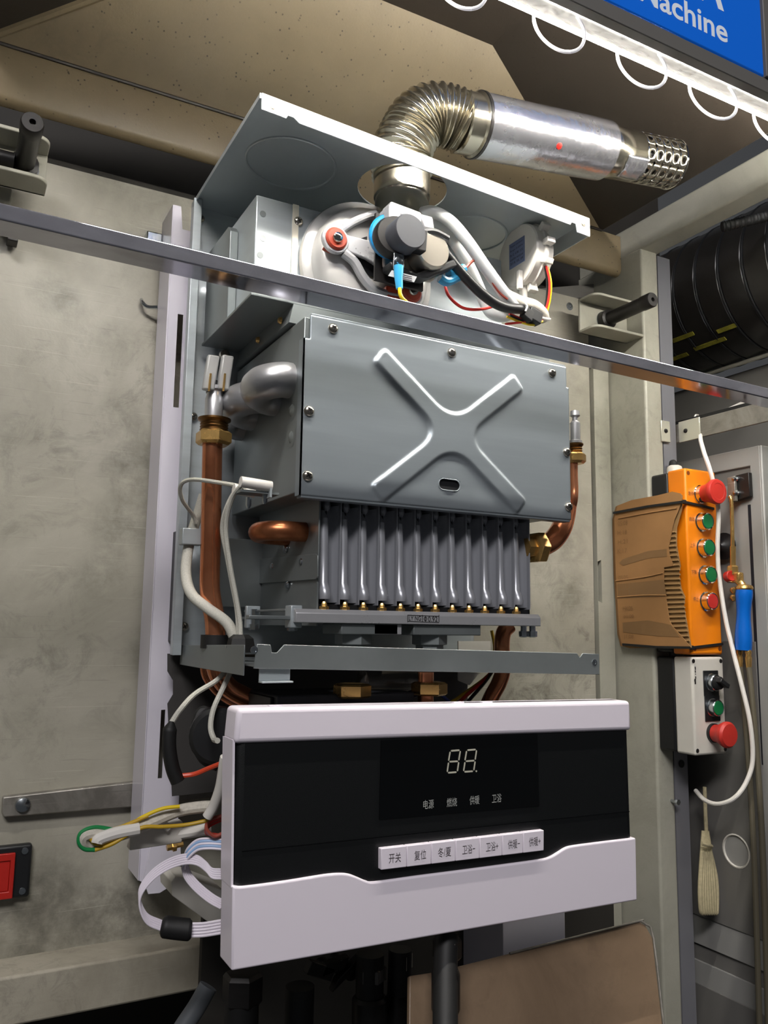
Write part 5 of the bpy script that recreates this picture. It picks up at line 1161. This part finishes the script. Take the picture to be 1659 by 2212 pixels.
# back wrap of the cardboard folding toward the wall
MB().prism([C(1334, 1092), C(1327, 1120), C(1330, 1240), C(1338, 1370), C(1345, 1396)] + [p + Vector((0.007, 0.012, 0)) for p in (C(1345, 1396), C(1338, 1370), C(1330, 1240), C(1327, 1120), C(1334, 1092))][0:5], (0.0008, 0, 0)).build('folded_edge', card, cb)
for nm, pts, z in (('upper', None, (1092, 1082)), ('lower', None, (1398, 1400))): pass
def strap(pts, label):
    o = thing('cable_tie', at(pts[2][0], pts[2][1], 0.92), label, 'cable tie', None)
    P = [atX(px, py, cxp - 0.0018) for px, py in pts[:3]] + [at(px, py, OY1 - 0.0016) for px, py in pts[3:]]
    mb = MB()
    for A, B in zip(P[:-1], P[1:]):
        d = (B - A); nrm = Vector((-1, 0, 0)) if abs(d.x) < abs(d.y) * 0.8 else Vector((0, -1, 0))
        mb.obox((A + B) / 2, d * 0.505, ZU * 0.0019, nrm * 0.0009)
    mb.build('strap', rubber, o)
    MB().obox(P[3] if len(P) > 3 else P[-1], (0.003, 0, 0), (0, 0.002, 0), (0, 0, 0.0032)).build('tie_head', rubber, o, 0.0006)
strap([(1325, 1108), (1400, 1094), (1474, 1084), (1478, 1084), (1542, 1099)], 'black cable tie round the top of the cardboard and orange station')
strap([(1345, 1392), (1420, 1398), (1490, 1399), (1494, 1399), (1561, 1391)], 'black cable tie round the bottom of the cardboard and orange station')

# grey-white station below
gx0, gx1, gz0, gz1 = 1.0265, 1.0965, -0.186, -0.0405
gst = thing('button_station', V((gx0 + gx1) / 2, OY0, gz0), 'grey-white switch box with selector, green button and red mushroom button', 'control box')
MB().box(gx0, gx1, OYm, OY0, gz0, gz1).build('base', black_pl, gst, 0.004, 3)
MB().box(gx0, gx1, OY1, OYm, gz0 - 0.001, gz1 + 0.001).build('cover', offwhite, gst, 0.004, 4)
MB().box(gx1 - 0.004, gx1 + 0.012, OY1 + 0.030, OY1 + 0.032, gz0 - 0.006, gz0 + 0.10).build('back_plate', oldsteel, gst)
for px, py in ((1498, 1428), (1557, 1428), (1507, 1622), (1567, 1618)):
    MB().lathe(at(px, py, OY1), (0, -1, 0), [(0.0034, 0), (0.003, 0.0004), (0.0012, 0.0001)], 14).build('screw', black_oil, gst)
for (x_, y0_, y1_, w_) in ((1501.5, 1440, 1447, 2.2), (1501.5, 1448, 1453, 2.0), (1502, 1455, 1457.5, 1.5), (1502.5, 1461, 1466, 2.0), (1501.5, 1466, 1478, 3.0), (1500.0, 1468, 1473, 1.0)):
    MB().prism([at(x_ - w_ / 2, y0_, OY1 - 0.0001), at(x_ + w_ / 2, y0_, OY1 - 0.0001), at(x_ + w_ / 2 + 0.5, y1_, OY1 - 0.0001), at(x_ - w_ / 2 + 0.5, y1_, OY1 - 0.0001)], (0, -0.0002, 0)).build('printed_mark', ink_d, gst)
for px, py in ((1535, 1476), (1538, 1530)):
    p = at(px, py, OY1)
    MB().obox(p + Vector((0, -0.0008, 0)), (0.0165, 0, 0), (0, 0.0008, 0), (0, 0, 0.0195)).build('button_shroud', black_pl, gst, 0.004 * 0.2)
sel = button(gst, 1536, 1474, black_pl, 0.0125, zinc, 0.010, 'selector_switch')
p = at(1536, 1474, OY1) + Vector((0, -0.011, 0))
MB().lathe(p, (0, -1, 0), [(0.0105, 0), (0.0098, 0.006), (0.008, 0.008)], 24).build('selector_knob', black_pl, sel)
MB().obox(p + Vector((0, -0.011, 0)), Vector((0.009, 0, -0.005)), (0, 0.005, 0), Vector((0.0016, 0, 0.003))).build('selector_lever', black_pl, sel, 0.001)
button(gst, 1538, 1528, green_bt, 0.0125, zinc, 0.012)
p = at(1540, 1583, OY1)
mb2 = MB().lathe(p, (0, -1, 0), [(0.0145, 0), (0.0145, 0.004), (0.013, 0.005)], 28).build('mushroom_button', black_pl, gst)
MB().lathe(p + Vector((0, -0.004, 0)), (0, -1, 0), [(0.0130, 0), (0.0135, 0.008), (0.0175, 0.016), (0.0195, 0.020), (0.0195, 0.024), (0.0165, 0.0275), (0.0003, 0.0285)], 40).build('mushroom_head', red_bt, mb2)

# ================================================================== hanging cable, torch, cord
tw('hanging_cable', [(1605, 870, 1.0), (1560, 892, 0.985), (1528, 915, 0.96), (1513, 940, 0.935), (1520, 975, 0.90), (1532, 1010, 0.89), (1545, 1060, 0.89), (1552, 1110, 0.892), (1550, 1180, 0.90), (1553, 1240, 0.90), (1566, 1330, 0.895), (1582, 1400, 0.885), (1602, 1480, 0.87), (1620, 1560, 0.86), (1626, 1640, 0.86), (1612, 1690, 0.865), (1585, 1725, 0.875), (1550, 1737, 0.90), (1522, 1728, 0.93), (1503, 1708, 0.96)], 0.0034, white_pl, 'long white cable looping past the orange station down the side bay', 'cable', 10)
tw('tied_string', [(1514, 945, 0.935), (1506, 935, 0.95), (1500, 915, 0.97), (1502, 898, 0.98), (1508, 897, 0.985)], 0.0017, white_pl, 'thin white cord hooked over the flat bar', 'cord')
tw('tied_string', [(1632, 862, 0.84), (1638, 890, 0.835), (1645, 905, 0.835), (1656, 908, 0.84)], 0.0022, white_pl, 'short white cord hanging at the end of the flat bar', 'cord')
TX = 1.10
tor = thing('brazing_torch', atX(1606, 1405, TX), 'brazing torch with brass tube and blue handle hanging on the cabinet', 'torch')
def T(px, py, dx=0.0): return atX(px, py, TX + dx)
MB().tube([T(1576, 1072), T(1580, 1085), T(1582, 1150), T(1583, 1235)], 0.003, 12, 5).build('torch_tube', brass, tor)
MB().lathe(T(1583, 1180), T(1583, 1225) - T(1583, 1180), [(0.0045, 0), (0.0045, 0.035)], 12).build('tube_sleeve', brass, tor)
MB().lathe(T(1583, 1222), (0, 0, -1), [(0.007, 0), (0.009, 0.002), (0.009, 0.014), (0.007, 0.016)], 6).build('union_nut', brass, tor)
MB().obox(T(1588, 1248), (0.006, 0, 0), (0, 0.012, 0), (0, 0, 0.008)).build('valve_body', brass, tor, 0.002)
MB().lathe(T(1575, 1246, -0.004), (-0.3, -1, 0.1), [(0.007, -0.006), (0.0095, 0), (0.0095, 0.006), (0.0085, 0.0065)], 16).build('valve_ring', chrome, tor)
MB().lathe(T(1572, 1246, -0.006), (-0.3, -1, 0.1), [(0.0085, 0), (0.0085, 0.010), (0.0075, 0.011), (0.003, 0.010)], 20).build('valve_knob', red_pl, tor)
for py in (1270, 1286):
    MB().lathe(T(1584, py), (0, -0.3, -1), [(0.005, 0), (0.0065, 0.003), (0.004, 0.009)], 10).build('adjuster', brass, tor)
MB().tube([T(1592, 1252), T(1602, 1262), T(1608, 1272)], 0.006, 12, 4).build('neck', brass, tor)
MB().tube([T(1608, 1268), T(1607, 1300), T(1606, 1350), T(1606, 1404)], lambda t: 0.0115 + 0.0012 * math.sin(t * 9), 20, 6).build('handle', blue_h, tor)
MB().lathe(T(1608, 1274), (0, 0, 1), [(0.012, 0), (0.0135, 0.002), (0.012, 0.006), (0.007, 0.008)], 20).build('handle_ferrule', brass, tor)
for k, px in enumerate((1597, 1616)):
    MB().lathe(T(px, 1404), (0, 0, -1), [(0.004, 0), (0.005, 0.004), (0.004, 0.008), (0.005, 0.012), (0.004, 0.03)], 10).build('hose_tail', brass, tor)
    MB().tube([T(px, 1425), T(px + 10, 1520), T(px + 24, 1700), T(px + 34, 1900), T(px + 44, 2230)], 0.0042, 10, 6).build('gas_hose', M('hose_khaki', (96, 90, 74), 0.5) if 'hose_khaki' not in MATS else MATS['hose_khaki'], tor)
hk = thing('twine_hank', at(1530, 1975, 0.952), 'hank of pale cord tied up and hanging behind the post', 'cord')
for k in range(7):
    x = 1512 + k * 5
    mb = MB().tube([at(1520 + k * 1.2, 1795, 0.962), at(1516 + k * 3.2, 1850, 0.957), at(x, 1920, 0.952), at(x + 2, 1965, 0.952), at(x + 6, 1966, 0.954), at(x + 5, 1900, 0.957), at(1520 + k * 2, 1830, 0.962)], 0.0034, 8, 5)
    mb.build('strand', twine, hk)
MB().tube([at(1516, 1822, 0.947), at(1530, 1826, 0.945), at(1537, 1828, 0.952)], 0.0028, 8, 4).build('binding', twine, hk)
MB().tube([at(1522, 1700, 0.965), at(1524, 1760, 0.965), at(1526, 1800, 0.962)], 0.003, 8, 4).build('tail', twine, hk)

# ================================================================== lower plate, hoses
pt, pb = 0.745, 0.70
pl_pts = [(885, 2108), (940, 2100), (1100, 2060), (1370, 1992), (1384, 1990), (1394, 1998), (1400, 2030)]
PLt = [at(px, py, pt) for px, py in pl_pts] + [at(1424, 2240, pb), at(1470, 2500, pb - 0.03), at(880, 2560, pb - 0.03)]
pn = (PLt[5] - PLt[0]).cross(PLt[-1] - PLt[0]).normalized()
p0 = PLt[0]
PLt = [p - pn * ((p - p0).dot(pn)) for p in PLt]
bp2 = thing('brown_plate', V(0.6, 0.72, -0.55), 'leaning brown metal plate with rounded corner below the panel', 'plate')
if pn.y > 0: pn = -pn
MB().prism(PLt, -pn * 0.006).build('sheet', plate_m, bp2, 0.0012, 3)
rim = MB(); rim.tube([p + pn * 0.0012 for p in PLt[2:8]], 0.0012, 8, 3); rim.build('bright_rim', oldsteel, bp2)
def hose(name, pts, r, mat, label, parts=()):
    o = thing(name, at(*pts[-1]), label, 'hose')
    MB().tube([at(*p) for p in pts], r, 18, 5).build('hose', mat, o)
    for (px, py, Y, r_, h_, m_, nm, nn) in parts:
        MB().lathe(at(px, py, Y), (0, 0, -1), [(r_ * 0.85, 0), (r_, h_ * 0.12), (r_, h_ * 0.88), (r_ * 0.85, h_)], nn).build(nm, m_, o)
    return o
hy_ = 0.84
hose('test_hose', [(524, 2110, hy_), (522, 2180, hy_), (520, 2300, hy_)], 0.017, rubber, 'black hose under the lower left corner of the panel', ((525, 2100, hy_, 0.020, 0.03, black_oil, 'coupling', 6),))
hose('test_hose', [(648, 2130, hy_), (646, 2190, hy_), (644, 2300, hy_)], 0.015, rubber, 'black hose between the corner hose and the steel-coupled hose')
hose('test_hose', [(800, 2060, hy_), (798, 2150, hy_), (796, 2300, hy_)], 0.015, rubber, 'black hose with a clear hex coupling below the panel', ((802, 2060, hy_, 0.013, 0.02, chrome, 'coupling', 16), (802, 2085, hy_, 0.0165, 0.016, glass_p, 'hex_coupling', 6), (800, 2110, hy_, 0.0145, 0.02, black_oil, 'threaded_stub', 20), (799, 2150, hy_, 0.019, 0.03, black_oil, 'swivel', 24)))
hose('test_hose', [(865, 2050, hy_), (862, 2150, hy_), (860, 2300, hy_)], 0.013, rubber, 'slim black hose with a small steel coupling below the panel', ((866, 2055, hy_, 0.013, 0.018, screw_m, 'coupling', 6), (862, 2140, hy_, 0.0145, 0.06, black_oil, 'sleeve', 20)))
hose('test_hose', [(965, 2020, 0.715), (962, 2100, 0.70), (962, 2300, 0.66)], 0.0115, rubber, 'black hose hanging in front of the brown plate', ((963, 2092, 0.701, 0.0135, 0.04, black_oil, 'ferrule', 20), (966, 2025, 0.714, 0.014, 0.02, black_oil, 'coupling', 6)))
tag(MB().tube([at(450, 2130, 0.9), at(425, 2175, 0.9), at(392, 2225, 0.9), at(375, 2260, 0.9)], 0.010, 14, 5).build('grey_hose', M('hose_grey', (84, 88, 92), 0.5)), 'grey hose slanting down in the dark under the ledge', 'hose')
tag(MB().box(0.05, 0.50, 1.0, 1.06, -0.56, -0.52).build('lower_crossbar', ledge_m), 'dim steel crossbar low in the stand', 'crossbar')
vb = thing('valve_cluster', V(0.46, 0.86, -0.36), 'dark cluster of valve levers under the panel', 'valve')
for k, (px, py) in enumerate(((690, 2095), (720, 2085), (745, 2100))):
    MB().obox(at(px, py, 0.86), Vector((0.014, 0, -0.006 + 0.008 * k)), (0, 0.006, 0), Vector((0.003, 0, 0.006))).build('lever', black_oil, vb, 0.001)
    MB().lathe(at(px + 4, py - 8, 0.875), (0, -1, 0), [(0.010, 0), (0.009, 0.012), (0.004, 0.014)], 12).build('valve_body', black_oil, vb)
tag(MB().box(0.66, 0.76, 0.90, 0.9905, -0.50, -0.36).build('white_side_rail', white_p, None, 0.001), 'end of a white rail showing below the right of the panel', 'rail')
tag(MB().box(0.30, 0.93, 0.99, 1.0, -0.75, -0.335).build('lower_dark_sheet', dark_m), 'plain dark sheet low behind the hoses', 'plate')  # flat dark sheet across the space below the panel
